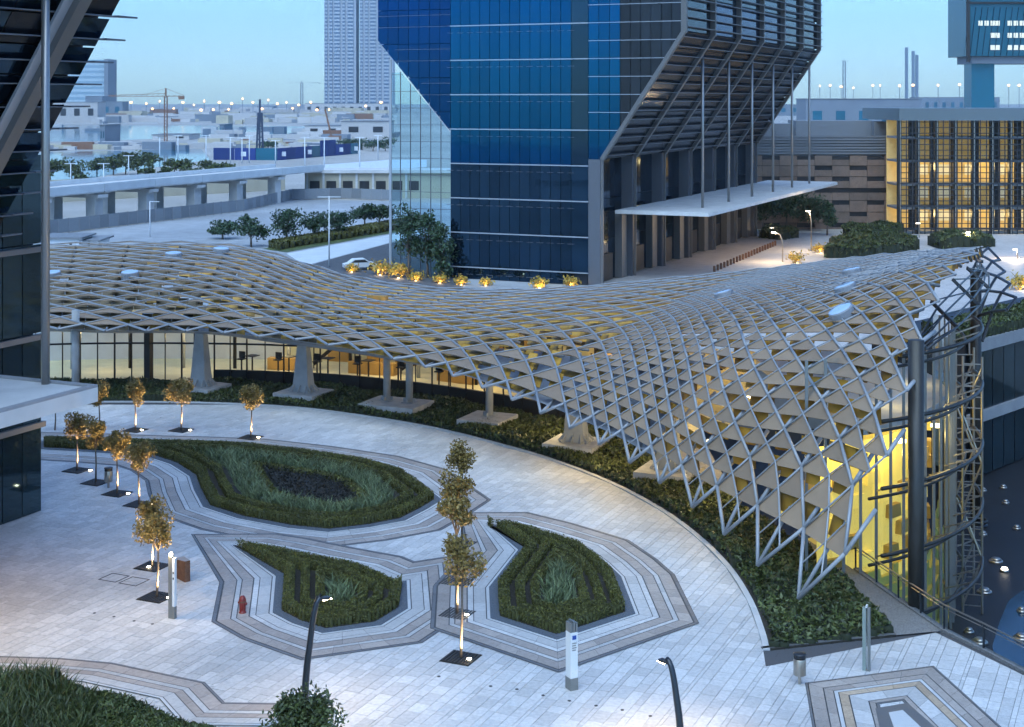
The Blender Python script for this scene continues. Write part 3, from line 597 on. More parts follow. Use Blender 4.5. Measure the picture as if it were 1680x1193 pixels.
# ---- glazed pavilion
FACP = [p for p in FAC if p[0] > -44 and p[0] < 9.5]; FACP = dense(FACP, 1.6)
pav = thing('glazed_pavilion', (*FACP[len(FACP) // 2], 0), 'curved glazed pavilion lit warm yellow inside, under the lattice canopy', 'building')
def fz(i): return 6.6 - 1.6 * max(0, min(1, (FACP[i][0] + 20) / 30))
nF = len(FACP)
for i in range(nF - 1):
    a, b = Vector((*FACP[i], 0)), Vector((*FACP[i + 1], 0)); low = .95 if a.x > -24 else .06
    for z0, z1 in ((low, 3.1), (3.2, fz(i))):
        MB().quad(a + Vector((0, 0, z0)), b + Vector((0, 0, z0)), b + Vector((0, 0, z1)), a + Vector((0, 0, z1))).build('pane', M['clear'], pav)
    MB().beam(a + Vector((0, 0, 0)), a + Vector((0, 0, fz(i))), .07 if i % 2 else .12, .16, up=(0, 1, 0)).build('mullion', M['frame'], pav)
for z, h in ((3.15, .14), (6.0, .0)):
    if h:
        for i in range(0, nF - 1, 4):
            mb = MB()
            for j in range(i, min(i + 4, nF - 1)): mb.beam((*FACP[j], z), (*FACP[j + 1], z), .14, h)
            mb.build('transom', M['frame'], pav)
bw = [p for p in FACP if p[0] > -24.5]; ribbon(bw, .02, .3, -.05, 1.0, M['darkwall'], 'base_wall', pav)
IN = off_path(FACP, 13); IN0 = off_path(FACP, .4)
mb = MB()
for i in range(nF - 1): mb.quad((*IN0[i], .03), (*IN0[i + 1], .03), (*IN[i + 1], .03), (*IN[i], .03))
mb.build('floor', M['cream'], pav)
WB = off_path(FACP, 10.5)
for i in range(nF - 1):                               # back wall as separate bays of plaster, timber and dark openings
    mk = 'conc' if i < 14 else random.choice(('cream', 'cream', 'cream', 'timber', 'darkwall', 'conc'))
    MB().quad((*WB[i], 0), (*WB[i + 1], 0), (*WB[i + 1], 4.4 + .3 * (i % 3)), (*WB[i], 4.4 + .3 * (i % 3))).build('wall_bay', M[mk], pav)
WC = off_path(FACP, 6.0)
for i in range(3, nF - 1, 3): MB().tube([(*WC[i], 0), (*WC[i], 5.2)], .16, 8).build('inner_column', M['pier'] if i % 2 else M['frame'], pav, True)
for i in range(14, nF - 3, 4): c0, c1 = WC[i], WC[i + 2]; MB().beam((*c0, .55), (*c1, .55), .8, 1.0).build('counter', M['timber'] if i % 8 else M['darkwall'], pav)
W = off_path(FACP, 7)
for k, (i, z0, z1, mk, hw) in enumerate(((19, 0, 6.5, 'timber', .9), (30, 0, 6, 'timber', .7), (8, 0, 6.5, 'darkwall', .5), (11, 0, 6.5, 'darkwall', .5))): MB().ob(W[i] if i > 12 else FACP[i], D2, hw if i > 12 else .28, .25, z0, z1).build('wall_pier' if i > 12 else 'door_jamb', M[mk], pav)
for i in range(16, nF - 2, 2):                        # interior rails, benches and stair strings seen through the glass
    a, b = Vector((*W[i], 0)), Vector((*W[min(i + 2, nF - 1)], 0)); mb = MB(); mb.beam(a + Vector((0, 0, 2.0)), b + Vector((0, 0, 2.0)), .08, .1); mb.beam(a + Vector((0, 0, 4.2)), b + Vector((0, 0, 4.2)), .3, .25)
    mb.beam(a + Vector((0, 0, 0)), a + Vector((0, 0, 4.2)), .1, .1, up=(0, 1, 0))
    if i % 4 == 0: mb.beam(a + Vector((0, 0, .4)), b + Vector((0, 0, 3.6)), .15, .3)
    mb.build('interior_rail', M['frame'], pav)
Q = off_path(FACP, 3.2)
for i in range(13, nF - 2, 2):                        # cafe chairs and tables inside
    c = Q[i]; mb = MB(); mb.ob((c[0], c[1]), D1, .3, .3, 1.32, 1.4); mb.ob((c[0], c[1] + .3), D1, .04, .3, 1.4, 1.95); mb.ob((c[0] + .9, c[1]), D1, .45, .45, 1.6, 1.66); mb.ob((c[0] + .9, c[1]), D1, .05, .05, .03, 1.6); mb.ob((c[0], c[1]), D1, .05, .05, .03, 1.32); mb.build('cafe_seat', M['black'], pav)
W = off_path(FACP, 4.5)
for k, i in enumerate(range(5, nF, 5)):
    c = W[i]; mb = MB(); mb.lathe((c[0], c[1], 3.5), [(.04, 0), (.15, .04), (.17, .15), (.04, .34)], 8); mb.build('assumed_pendant_lamp', M['ceil_emit'], pav); point('pavilion_light', (c[0], c[1], 3.3), 150 if i > 12 else 80, (1, .74, .34), pav, .3)  # globe lamps assumed for the warm light of the interior

for x_, y_, z_ in ((6, 90, 2.8), (11, 82, 3.2), (15, 92, 4.0), (3, 99, 2.8), (20, 84, 5.5)): MB().lathe((x_, y_, z_ + .3), [(.05, 0), (.22, .05), (.26, .2), (.05, .5)], 8).build('assumed_pendant_lamp', M['ceil_emit'], pav); point('pavilion_light', (x_, y_, z_), 170, (1, .74, .34), pav, .3)  # assumed lamps, added so warm light shows through the lattice
# ---- glass drum over the sunken court, with its rings of tubes
drum = thing('glass_drum', (DR.x, DR.y, -5), 'curved glass drum lit bright yellow inside, wrapped in tubular steel rings', 'building')
def dp(a, r, z): return Vector((DR.x + r * math.cos(R(a)), DR.y + r * math.sin(R(a)), z))
angs = list(range(-74, 10, 4))
for a in angs[:-1]:
    for z0, z1 in ((-5, 0), (0, 5), (5, 10.6)):
        MB().quad(dp(a, RR, z0), dp(a + 4, RR, z0), dp(a + 4, RR, z1), dp(a, RR, z1)).build('pane', M['clear'], drum)
    MB().beam(dp(a, RR + .03, -5), dp(a, RR + .03, 10.6), .07, .14, up=(1, 0, 0)).build('mullion', M['totem_g'], drum)
for z in (-2.6, .6, 3.8, 7.0, 10.0):
    for r in (RR + .6, RR + 1.5):
        MB().tube([dp(a, r, z + (.7 if r > RR + 1 else 0)) for a in range(-62, 0, 3)], .10 if r > RR + 1 else .08, 6).build('ring_tube', M['colm'], drum, True)
    for a in range(-58, 0, 9): MB().beam(dp(a, RR, z + .1), dp(a, RR + 1.5, z + .7), .07, .07).build('bracket', M['steel'], drum)
for a0 in (-15, -4):
    mb = MB()
    for r in (RR + .5, RR + 1.5): mb.tube([dp(a0, r, -5), dp(a0, r, 9)], .07, 6)
    for k in range(23): z = -4.6 + k * .6; mb.beam(dp(a0, RR + .5, z), dp(a0, RR + 1.5, z), .05, .05)
    for k in range(5): z = -4.6 + k * 2.6; mb.tube([dp(a0, RR + .5 + (k % 2), z), dp(a0, RR + 1.5 - (k % 2), z + 2.6)], .06, 5)
    mb.build('ladder_truss', M['steel'], drum)
def sector(r, z0, z1, a0=-62, a1=48): return MB().prism([(DR.x + 5, DR.y + 6)] + [tuple(dp(a, r, 0))[:2] for a in range(a0, a1, 4)], z0, z1)
sector(RR - .2, -5.05, -4.95).build('floor', M['yellow'], drum)
for k in range(5):                                    # stepped yellow seating
    r0 = RR - .3 - k * .22; mb = MB(); z1 = -4.4 + k * .85
    for a in range(-86, 30, 6): mb.add([dp(a, r0, -5), dp(a + 6, r0, -5), dp(a + 6, r0, z1), dp(a, r0, z1), dp(a, r0 - .23, z1), dp(a + 6, r0 - .23, z1)], [(0, 1, 2, 3), (3, 2, 5, 4)])
    mb.build('terrace_step', M['yellow'], drum)
    for a in range(-80 + (k % 2) * 5, 26, 9):
        if random.random() < .75: c = dp(a, r0 - .11, 0); MB().ob(c, (math.cos(R(a)), math.sin(R(a))), .1, .55, z1, z1 + .45, top=.85).build('seat_block', M['yellow_d'] if random.random() < .35 else M['yellow'], drum)
sector(RR - .4, 6.6, 7.1).build('upper_floor', M['conc'], drum)
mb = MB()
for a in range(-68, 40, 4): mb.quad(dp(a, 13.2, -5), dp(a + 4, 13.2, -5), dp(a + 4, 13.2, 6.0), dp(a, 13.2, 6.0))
mb.build('inner_wall', M['yellow_wall'], drum)  # wall and some panels emit themselves: interior lamp light put into their colour
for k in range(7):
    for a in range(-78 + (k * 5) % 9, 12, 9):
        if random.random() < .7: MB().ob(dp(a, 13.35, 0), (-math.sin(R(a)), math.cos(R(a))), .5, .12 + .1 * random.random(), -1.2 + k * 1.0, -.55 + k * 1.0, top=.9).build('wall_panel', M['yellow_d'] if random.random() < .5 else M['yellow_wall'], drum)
for a, r, z in ((-66, 14.2, 5.8), (-48, 14.2, 5.8), (-30, 14.2, 5.8), (-12, 14.2, 5.8), (4, 14.2, 5.8), (-40, 12.5, 8.9), (-10, 12.5, 8.9)):
    c = dp(a, r, z); MB().lathe(c, [(.05, 0), (.3, .05), (.3, .18), (.05, .22)], 8).build('assumed_ceiling_lamp', M['ceil_emit'], drum); point('drum_light', c - Vector((0, 0, .4)), 60 if z < 6 else 30, (1, .72, .26), drum, .4)  # assumed lamps, added for the yellow light inside the drum
for px, top, bot, zb, lab in ((1503, 558, 1000, 0, 'tall dark steel column in front of the yellow glass drum'), (1601, 445, 862, -5, 'tall grey steel column standing in the sunken court')):
    Yc = F * (H - zb) / (bot - HY) if zb < 0 else 66.4; c = P(px, bot, Yc); zt = H - (top - HY) / F * Yc; zb = -5 if zb == 0 else zb
    t = thing('steel_column', (c.x, c.y, zb), lab, 'column', 'tall columns under the canopy rim'); MB().tube([(c.x, c.y, zb), (c.x, c.y, zt)], .36, 16).build('shaft', M['colm'], t, True)
    MB().lathe((c.x, c.y, zb), [(.75, 0), (.75, .12), (.5, .16)], 14).build('foot_ring', M['dkmetal'], t, True)
    if zb < -1 and px > 1600: MB().tube([(c.x + .7 * math.cos(a / 3), c.y + .7 * math.sin(a / 3), zb + .35) for a in range(19)], .1, 6).build('guard_ring', M['colm'], t, True)
# ------------------------------------------------------------------ office towers
_pane = {}
def pane_mesh(w, h, m):
    k = (round(w, 3), round(h, 3), m.name)
    if k not in _pane: _pane[k] = MB().box(0, w, -.03, .03, 0, h).mesh('pane', m)
    return _pane[k]
def facade(root, o, d, w, z0, z1, nx, nz, m, out, gap=.07, region=None, lit=0.0, name='pane'):
    """panes in a grid on the plane through o along d; region = convex outline in (s,z) that trims them"""
    d = Vector(d); cw, ch = w / nx, (z1 - z0) / nz; az = math.atan2(d.y, d.x)
    for i in range(nx):
        for k in range(nz):
            q = [(i * cw + gap / 2, z0 + k * ch + gap / 2), ((i + 1) * cw - gap / 2, z0 + k * ch + gap / 2), ((i + 1) * cw - gap / 2, z0 + (k + 1) * ch - gap / 2), (i * cw + gap / 2, z0 + (k + 1) * ch - gap / 2)]
            c = clip(q, region) if region else q
            mm = M['tg_lit'] if random.random() < lit else m
            if len(c) < 3: continue
            if region and (len(c) != 4 or abs(c[0][0] - q[0][0]) + abs(c[2][1] - q[2][1]) + abs(c[0][1] - q[0][1]) + abs(c[2][0] - q[2][0]) > .01):
                MB().add([Vector(o) + d * s + Vector((0, 0, z)) + Vector(out) * .03 for s, z in c], [tuple(range(len(c)))]).build(name, mm, root)
            else: link(name, pane_mesh(cw - gap, ch - gap, mm), root, Vector(o) + d * q[0][0] + Vector((0, 0, q[0][1])), az)
FL = 4.45; Z1 = 1.5 + FL * 9
CH_Z0, CH_Z1, CH_D0, CH_D1 = 15.7, 31.4, 1.6, 12.2   # the sloping underside of the upper storeys
def chd(z): return CH_D0 + (CH_D1 - CH_D0) * (z - CH_Z0) / (CH_Z1 - CH_Z0)
tower = thing('office_tower', (9.5, 182, 0), 'dark blue glass office tower with flaring ribbed upper storeys behind the canopy', 'tower')
C0 = Vector((9.5, 182, 0)); LW = -D2; zv = lambda z: Vector((0, 0, z))
def TP(t, d, z): return C0 + D1 * t + D2 * d + zv(z)
# dark cores behind the glass
mb = MB(); mb.ob(C0 + LW * 9.6 + D1 * 36.6, D2, 9.4, 36.2, -.05, Z1 - .3)
pts = [(CH_D0 - .2, CH_Z0), (CH_D1 - .35, CH_Z1 + .1), (CH_D1 - .35, Z1 - .3), (0, Z1 - .3), (0, CH_Z0)]
for ta, tb in ((.35, 72.9),):
    vs = [TP(ta, a, b) for a, b in pts] + [TP(tb, a, b) for a, b in pts]; n = 5; mb.add(vs, [(0, 1, 2, 3, 4), (9, 8, 7, 6, 5)] + [(i, i + 5, (i + 1) % 5 + 5, (i + 1) % 5) for i in range(5)])
pts = [(19.0, 18.8), (29.8, 31), (29.8, Z1 - .3), (19.0, Z1 - .3)]
vs = [C0 + LW * a + D1 * .35 + zv(b) for a, b in pts] + [C0 + LW * a + D1 * 60 + zv(b) for a, b in pts]; mb.add(vs, [(0, 1, 2, 3), (7, 6, 5, 4)] + [(i, (i + 1) % 4, (i + 1) % 4 + 4, i + 4) for i in range(4)])
mb.build('core', M['core'], tower)
so = -D1
facade(tower, C0 + LW * 2.3, LW, 16.9, 1.5 + FL * 3, Z1, 12, 6, M['tg_blue'], so); facade(tower, C0 + LW * 2.3, LW, 16.9, 1.5, 1.5 + FL * 3, 12, 3, M['tg_dark'], so, lit=.0); facade(tower, C0 + LW * 2.3, LW, 16.9, -.02, 1.5, 12, 1, M['tg_dark'], so)  # lower storeys: the dark reflected ground is put into a darker glass colour
facade(tower, C0, LW, 2.3, 1.5, Z1, 1, 9, M['tg_dark'], so)
facade(tower, C0 + LW * 19.2, LW, 10.8, 1.5 + FL * 3, Z1, 7, 12, M['tg_royal'], so, region=ccw([(0, 19), (10.8, 31), (10.8, Z1), (0, Z1)]))
reg = ccw([(0, CH_Z0), (CH_D0, CH_Z0), (CH_D1, CH_Z1), (CH_D1, Z1), (0, Z1)])
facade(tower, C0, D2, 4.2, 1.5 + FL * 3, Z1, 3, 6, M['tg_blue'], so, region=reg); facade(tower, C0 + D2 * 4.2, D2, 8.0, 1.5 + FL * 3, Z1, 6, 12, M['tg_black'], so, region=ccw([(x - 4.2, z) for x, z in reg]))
for k in range(10):
    z = 1.5 + FL * k
    MB().beam(C0 + LW * .0 - D1 * .08 + zv(z), C0 + LW * 19.2 - D1 * .08 + zv(z), .16, .14).build('floor_band', M['alu'], tower)
    mb = MB()
    for j in range(13): p = C0 + LW * (2.3 + 16.9 * j / 12) - D1 * .1 + zv(z - .9); mb.beam(p + LW * .45, p - LW * .45, .05, .05)
    mb.build('blind_boxes', M['fin'], tower)['kind'] = 'stuff'
    if z > 18:
        s1 = min(30, 19.2 + (z - 19) * .9) if z > 19 else 19.2
        if s1 > 19.5:
            for dz in (0, 1.5): MB().beam(C0 + LW * 19.2 - D1 * .06 + zv(z + dz), C0 + LW * s1 - D1 * .06 + zv(z + dz), .06, .06).build('fin', M['fin'], tower)
    if z > CH_Z0:
        for dz in (0, FL / 2): MB().beam(C0 - D1 * .1 + zv(z + dz), C0 + D2 * (min(CH_D1, chd(z + dz)) + .25) - D1 * .1 + zv(z + dz), .1, .08).build('fin', M['alu'], tower)
# east side: piers, glass between, sloping soffit with ribs and louvres
for k in range(7):
    t = k * 12.2
    mb = MB(); mb.ob(C0 + D1 * (t + (.6 if k == 0 else 0)) + D2 * .8, D1, .6, .8, -.05, CH_Z0); mb.build('pier', M['fin'], tower)
    mb = MB(); a, b, c = TP(t, CH_D0 + .25, CH_Z0), TP(t, CH_D1 + .25, CH_Z1), TP(t, CH_D1 + .25, Z1); up = D1
    mb.beam(a, b, .5, .7, up=D1); mb.beam(b + zv(-.15), c, .7, .5, up=D1); mb.beam(TP(t, CH_D0 + .22, 0), a + zv(.2), .25, .22, up=D1); mb.build('rib', M['ribm'], tower)
    if k:
        MB().tube([TP(t + 2, 10.4, 8.9), TP(t + 2, 10.4, CH_Z1 - 2.2)], .19, 8).build('hanger_rod', M['rod'], tower, True)
for k in range(6):
    t = k * 12.2 + .6
    facade(tower, TP(t, .1, 0), D1, 11.0, 0, CH_Z0, 4, 3, M['tg_dark'], D2)
    mb = MB(); mb.ob(TP(t + 5.5, .25, 0), D1, 1.6, .12, 0, 3.4); mb.build('doorway', M['slit'], tower)
    mb = MB(); mb.ob(TP(t + 9.5, .6, 0), D1, 1.0, .5, 0, 8.6); mb.build('pier', M['ribm'], tower)
    for r in range(8):                                # soffit panels
        za, zb = CH_Z0 + (CH_Z1 - CH_Z0) * r / 8 + .05, CH_Z0 + (CH_Z1 - CH_Z0) * (r + 1) / 8 - .05
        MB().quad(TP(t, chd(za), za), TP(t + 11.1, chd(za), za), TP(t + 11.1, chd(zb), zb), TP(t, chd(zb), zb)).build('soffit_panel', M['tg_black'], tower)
    for r in range(3):
        z = CH_Z1 + FL * r; MB().quad(TP(t, CH_D1, z + .1), TP(t + 11.1, CH_D1, z + .1), TP(t + 11.1, CH_D1, z + FL - .1), TP(t, CH_D1, z + FL - .1)).build('pane', M['tg_royal'] if (r == 0 and k in (1, 2, 3)) else M['tg_dark'], tower)
for r in range(14):
    z = CH_Z0 + .4 + r * 1.13; MB().beam(TP(0, chd(z) + .35, z), TP(73.2, chd(z) + .35, z), .35, .07).build('louvre', M['fin'], tower)
for r in range(9):
    z = CH_Z1 + .6 + r * 1.15; MB().beam(TP(0, CH_D1 + .5, z), TP(74, CH_D1 + .5, z), .6, .08).build('louvre', M['fin'], tower)
can = MB(); can.ob(TP(44, 7.5, 0), D1, 38, 6.2, 8.55, 9.0); can = can.build('entrance_canopy', M['conc'], tower)
for k in range(13):
    mb = MB(); mb.ob(TP(6.5 + k * 5.85 + 2.7, 7.5, 0), D1, 2.85, 6.0, 9.003, 9.03); mb.build('roof_panel', M['conc'], can)
# transparent glass screen on the west end
for i in range(6):
    s0, s1 = 19.2 + i * 1.5, 19.2 + (i + 1) * 1.5
    for k in range(6):
        z0, z1 = k * FL, (k + 1) * FL; cz = clip([(s0, z0), (s1, z0), (s1, z1), (s0, z1)], ccw([(19.2, 0), (28.3, 0), (28.3, 28.6), (19.2, 18.7)]))
        if len(cz) > 2: MB().add([C0 + LW * s + D1 * .2 + zv(z) for s, z in cz], [tuple(range(len(cz)))]).build('screen_pane', M['screen'], tower)
    MB().beam(C0 + LW * s1 + D1 * .2, C0 + LW * s1 + D1 * .2 + zv(18.7 + (s1 - 19.2) * 1.08), .08 if i < 5 else .35, .12, up=D1).build('mullion', M['fin'] if i < 5 else M['alu'], tower)
for k in range(1, 14): MB().beam(C0 + LW * 19.2 + D1 * .2 + zv(k * 2.2), C0 + LW * (28.2 if k * 2.2 < 28.5 else 28) + D1 * .2 + zv(k * 2.2), .05, .06).build('transom', M['fin'], tower) if k * 2.2 < 19 else MB().beam(C0 + LW * (19.2 + (k * 2.2 - 18.7) / 1.08) + D1 * .2 + zv(k * 2.2), C0 + LW * 28.2 + D1 * .2 + zv(k * 2.2), .05, .06).build('transom', M['fin'], tower)

# ---- left tower, same family, seen at the frame's edge
B0 = Vector((-26.4, 82, 0))
def BP(t, d, z): return B0 + D1 * t + D2 * d + zv(z)
lt = thing('office_tower', B0, 'dark glass office tower at the left edge with overhanging louvred storeys', 'tower')
mb = MB(); mb.ob(BP(-30, -9.3, 0), D1, 29.7, 9, -.05, 40)
pts = [(CH_D0 - .3, CH_Z0 + .3), (CH_D1 - .4, CH_Z1 + .3), (CH_D1 - .4, 40), (-2, 40), (-2, CH_Z0 + .3)]
vs = [BP(-5.6, a, b) for a, b in pts] + [BP(-62, a, b) for a, b in pts]; mb.add(vs, [(4, 3, 2, 1, 0), (5, 6, 7, 8, 9)] + [((i + 1) % 5, (i + 1) % 5 + 5, i + 5, i) for i in range(5)]); mb.build('core', M['core'], lt)
facade(lt, BP(-24, 0, 0), D1, 24, 0, CH_Z0 + 4.3, 16, 4, M['court_glass'], D2, lit=0)
facade(lt, BP(0, -1.5, 0), -D2, 12, 0, CH_Z0 + 13, 6, 6, M['tg_dark'], D1)
for k in range(1, 4): MB().beam(BP(-26, .12, k * 4.9), BP(.1, .12, k * 4.9), .3, .3).build('floor_band', M['ribm'], lt)
for j in range(8):
    t0 = -5.35 - j * 3.4
    for r in range(11):
        za, zb = CH_Z0 + (CH_Z1 - CH_Z0) * r / 11 + .04, CH_Z0 + (CH_Z1 - CH_Z0) * (r + 1) / 11 - .04
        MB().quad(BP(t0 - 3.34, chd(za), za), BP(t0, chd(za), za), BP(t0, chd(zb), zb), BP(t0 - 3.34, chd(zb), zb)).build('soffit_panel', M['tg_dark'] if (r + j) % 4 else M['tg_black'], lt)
for r in range(15):
    z = CH_Z0 + .2 + r * 1.13; d = chd(z) + .2; mb = MB(); mb.beam(BP(-30, d, z), BP(-5.3, d, z), .34, .06); a, b, c = BP(-5.3, d - .4, z), BP(-5.3, d + .25, z), BP(-3.6, d + .05, z)
    mb.add([a + zv(-.03), b + zv(-.03), c + zv(-.03), a + zv(.06), b + zv(.06), c + zv(.06)], [(3, 4, 5), (2, 1, 0), (0, 1, 4, 3), (1, 2, 5, 4), (2, 0, 3, 5)]); mb.build('louvre', M['fin'], lt)
for t in (-8.8, -21.0):
    a, b = BP(t, CH_D0 + .5, CH_Z0), BP(t, CH_D1 + .5, CH_Z1); MB().beam(a, b, .85, .8, up=D1).build('rib', M['ribm'], lt)
    MB().beam(a - D1 * .5, b - D1 * .5, .14, 1.0, up=D1).build('rib_edge', M['alu'], lt)
MB().tube([BP(-11.6, 10.8, 10.0), BP(-11.6, 10.8, 31)], .19, 10).build('hanger_rod', M['rod'], lt, True)
can = MB(); can.ob(BP(-36.1, 7.4, 0), D1, 25, 6.0, 9.35, 10.0); can = can.build('entrance_canopy', M['conc'], lt)
mb = MB(); mb.ob(BP(-36.1, 7.4, 0), D1, 24.7, 5.7, 10.003, 10.02); mb.build('roof_sheet', M['conc'], can)
mb = MB(); mb.ob(BP(-11.25, 7.4, 0), D1, .14, 6.0, 10.003, 10.12); mb.ob(BP(-36.4, 13.26, 0), D1, 25, .14, 10.003, 10.12); mb.build('roof_kerb', M['conc_d'], can)
for k in range(3):
    c = BP(-14 - k * 6, 10.5, 9.34); MB().lathe(c - zv(.05), [(.16, 0), (.16, .05)], 12).build('assumed_downlight', M['lens'], lt); point('assumed_downlight_lamp', c - zv(.2), 420, WARMW, lt, .15, 140, c - zv(6))  # assumed soffit lamps, added to brighten the paving by the left tower
# ------------------------------------------------------------------ right-hand buildings
stn = thing('stone_building', P(1350, 385, 262), 'low brown stone building with slit openings and grey louvred roof band', 'building')
Yb = 262; xa, xb = (1222 - CX) / F * Yb, (1480 - CX) / F * Yb
def zat(py, Y=Yb): return H - (py - HY) / F * Y
MB().box(xa, xb, Yb + .35, Yb + 30, 0, zat(256)).build('core', M['slit'], stn)
rows = [255, 272, 290, 309, 329, 348, 366, 388]
for r in range(7):
    zt, zb = zat(rows[r]) - .05, zat(rows[r + 1]) + .05; n = 9; w = (xb - xa) / n
    for i in range(n):
        sl = (r % 2 == 0 and i % 2 == 1) or (r % 2 == 1 and i in (4, 6)) or r == 3 and i > 4
        x0 = xa + i * w
        if sl: MB().box(x0 + .03, x0 + w - .03, Yb, Yb + .34, zb, zt - .75).build('stone_panel', M['stone'], stn)
        else: MB().box(x0 + .03, x0 + w - .03, Yb, Yb + .34, zb, zt).build('stone_panel', M['stone'], stn)
for k in range(7): z = zat(254) + .1 + k * .5; MB().box(xa, xb, Yb + .2, Yb + .7, z, z + .3).build('roof_louvre', M['grey_roof'], stn)
MB().box(xa, xb, Yb + .8, Yb + 20, zat(256), zat(226)).build('plant_screen', M['grey_roof'], stn)
for x0, x1, y0, y1, yy in ((1248, 1300, 203, 226, 3), (1306, 1430, 198, 226, 8), (1434, 1478, 200, 226, 6)): Y = Yb + yy; MB().box((x0 - CX) / F * Y, (x1 - CX) / F * Y, Y, Y + 8, zat(226, Y) + .01, zat(y0, Y)).build('rooftop_unit', M['grey_roof'], stn)

scr = thing('glass_screen_building', P(1580, 378, 252), 'glass fronted hall with golden lit floors behind a fine dark screen', 'building')
Ys = 252.0; x0, x1 = (1477 - CX) / F * Ys, (1760 - CX) / F * Ys; zt = zat(178, Ys); zr = zat(198, Ys)
MB().box(x0 - .3, x1, Ys - .6, Ys + 26, zr, zt).build('roof_slab', M['slab'], scr)
MB().box(x0, x1, Ys + 9, Ys + 9.4, 0, zr).build('back_wall', M['gold_lit'], scr)
for k in range(5): z = k * 4.1; MB().box(x0, x1, Ys + 1.5, Ys + 9, z, z + .35).build('floor_slab', M['conc_d'], scr)
for i in range(8):
    xx = x0 + 1.5 + i * (x1 - x0) / 8; MB().box(xx + 1.2, xx + 2.2, Ys + 4, Ys + 5, 0, zr).build('inner_column', M['darkwall'], scr)
for i in range(5):
    for k in range(3):
        xx = x0 + 4.6 + i * 4.6; z = 1.0 + k * 4.1; MB().box(xx, xx + 2.6, Ys + 8.6, Ys + 8.9, z + .6, z + 2.4).build('lit_window', M['winlit'], scr)
for i in range(29):
    xx = x0 + i * (x1 - x0) / 28; MB().box(xx - .06, xx + .06, Ys - .1, Ys + .15, 0, zr).build('mullion', M['mull'] if i % 3 else M['steel'], scr)
for i in range(10): xx = x0 + i * (x1 - x0) / 9.3; MB().box(xx - .3, xx + .3, Ys + .3, Ys + 1.2, 0, zr).build('screen_post', M['dkmetal'], scr)
for k in range(21): z = .8 + k * .97; MB().box(x0, x1, Ys - .25, Ys - .1, z, z + (.14 if k % 4 else .28)).build('screen_rail', M['mull'], scr)
for i in range(14):
    xx = x0 + i * (x1 - x0) / 14
    for k in range(3): MB().quad((xx + .08, Ys, k * zr / 3), (xx + (x1 - x0) / 14 - .08, Ys, k * zr / 3), (xx + (x1 - x0) / 14 - .08, Ys, (k + 1) * zr / 3 - .1), (xx + .08, Ys, (k + 1) * zr / 3 - .1)).build('pane', M['clear'], scr)
for k in range(4): point('hall_light', (x0 + 5 + k * 6, Ys + 5, 3.2), 170, (1, .66, .25), scr, .5); point('hall_light', (x0 + 5 + k * 6, Ys + 5, 11.4), 170, (1, .66, .25), scr, .5)
box_t = thing('cantilever_tower', P(1640, 175, 420), 'teal glazed box tower raised on a single blue stem', 'tower'); Yt = 420.0
def zx(px): return (px - CX) / F * Yt
zt = lambda py: H - (py - HY) / F * Yt
MB().box(zx(1601), zx(1639), Yt + 4, Yt + 11, 0, zt(102)).build('stem', M['teal'], box_t)
MB().box(zx(1586), zx(1760), Yt + .6, Yt + 18, zt(92), zt(-20)).build('body', M['teal'], box_t)
MB().box(zx(1598), zx(1760), Yt + 2, Yt + 16, zt(104), zt(92) - .05).build('transfer_slab', M['far_d'], box_t)
for x, w in ((1586, 5),): MB().box(zx(x), zx(x + w), Yt - .2, Yt + .55, zt(102), zt(-20)).build('frame', M['darkwall'], box_t)
for y0, y1 in ((3, 12),): MB().box(zx(1591), zx(1760), Yt - .2, Yt + .55, zt(y1) + 1, zt(y0)).build('frame', M['darkwall'], box_t)
for r, py in enumerate((34, 54, 74)):
    for i, px in enumerate((1606, 1616, 1626, 1634, 1654, 1664, 1674)):
        if (r, i) not in ((1, 0), (1, 1), (2, 0), (2, 1)): MB().box(zx(px), zx(px + 7), Yt + .35, Yt + .58, zt(py + 8), zt(py)).build('lit_window', M['winlit'], box_t)
for k in range(16): MB().beam((zx(1592 + k * 10), Yt + .4, zt(12)), (zx(1582 + k * 10), Yt + .4, zt(92)), .12, .12).build('brace', M['tg_dark'], box_t)
# ---- building on the right of the court
A = Vector((33.6, 107.5, -5)); Bq = Vector((52, 127, -5)); dd = (Bq - A).normalized(); Lq = (Bq - A).length; nrmq = Vector((dd.y, -dd.x, 0))
crt = thing('court_building', A, 'two storey glazed building with a planted roof terrace, right of the sunken court', 'building')
vs = [A - nrmq * .3, Bq - nrmq * .3, Bq - nrmq * 8, A - nrmq * 8]; MB().prism([(v.x, v.y) for v in vs], -5, 5.2).build('core', M['core'], crt)
facade(crt, A + zv(5) * 0, dd, Lq, -4.9 + 5 - 5 + 5, 4.6, 14, 1, M['court_glass'], nrmq) if False else None
for i in range(14):
    for z0, z1 in ((-4.9, -.9), (.0, 4.4)):
        p, q = A + dd * (i * Lq / 14 + .05), A + dd * ((i + 1) * Lq / 14 - .05); MB().quad(Vector((p.x, p.y, z0)), Vector((q.x, q.y, z0)), Vector((q.x, q.y, z1)), Vector((p.x, p.y, z1))).build('pane', M['court_glass'], crt)
for z, h, o in ((-.45, .8, .12), (4.9, .9, .3)): MB().beam(Vector((A.x, A.y, z)) + nrmq * o - dd * .4, Vector((Bq.x, Bq.y, z)) + nrmq * o, .3, h).build('floor_band', M['conc_d'], crt)
pl_ = [(v.x, v.y) for v in (A + nrmq * .3, Bq + nrmq * .3, Bq - nrmq * 4, A - nrmq * 4)]; hedge('terrace_planting', ccw(pl_), 0, 99, .9, crt, M['shrub_core'], M['shrub'], 60, L=.22, W=.07, z0=5.2, res=.5, hv=.4)
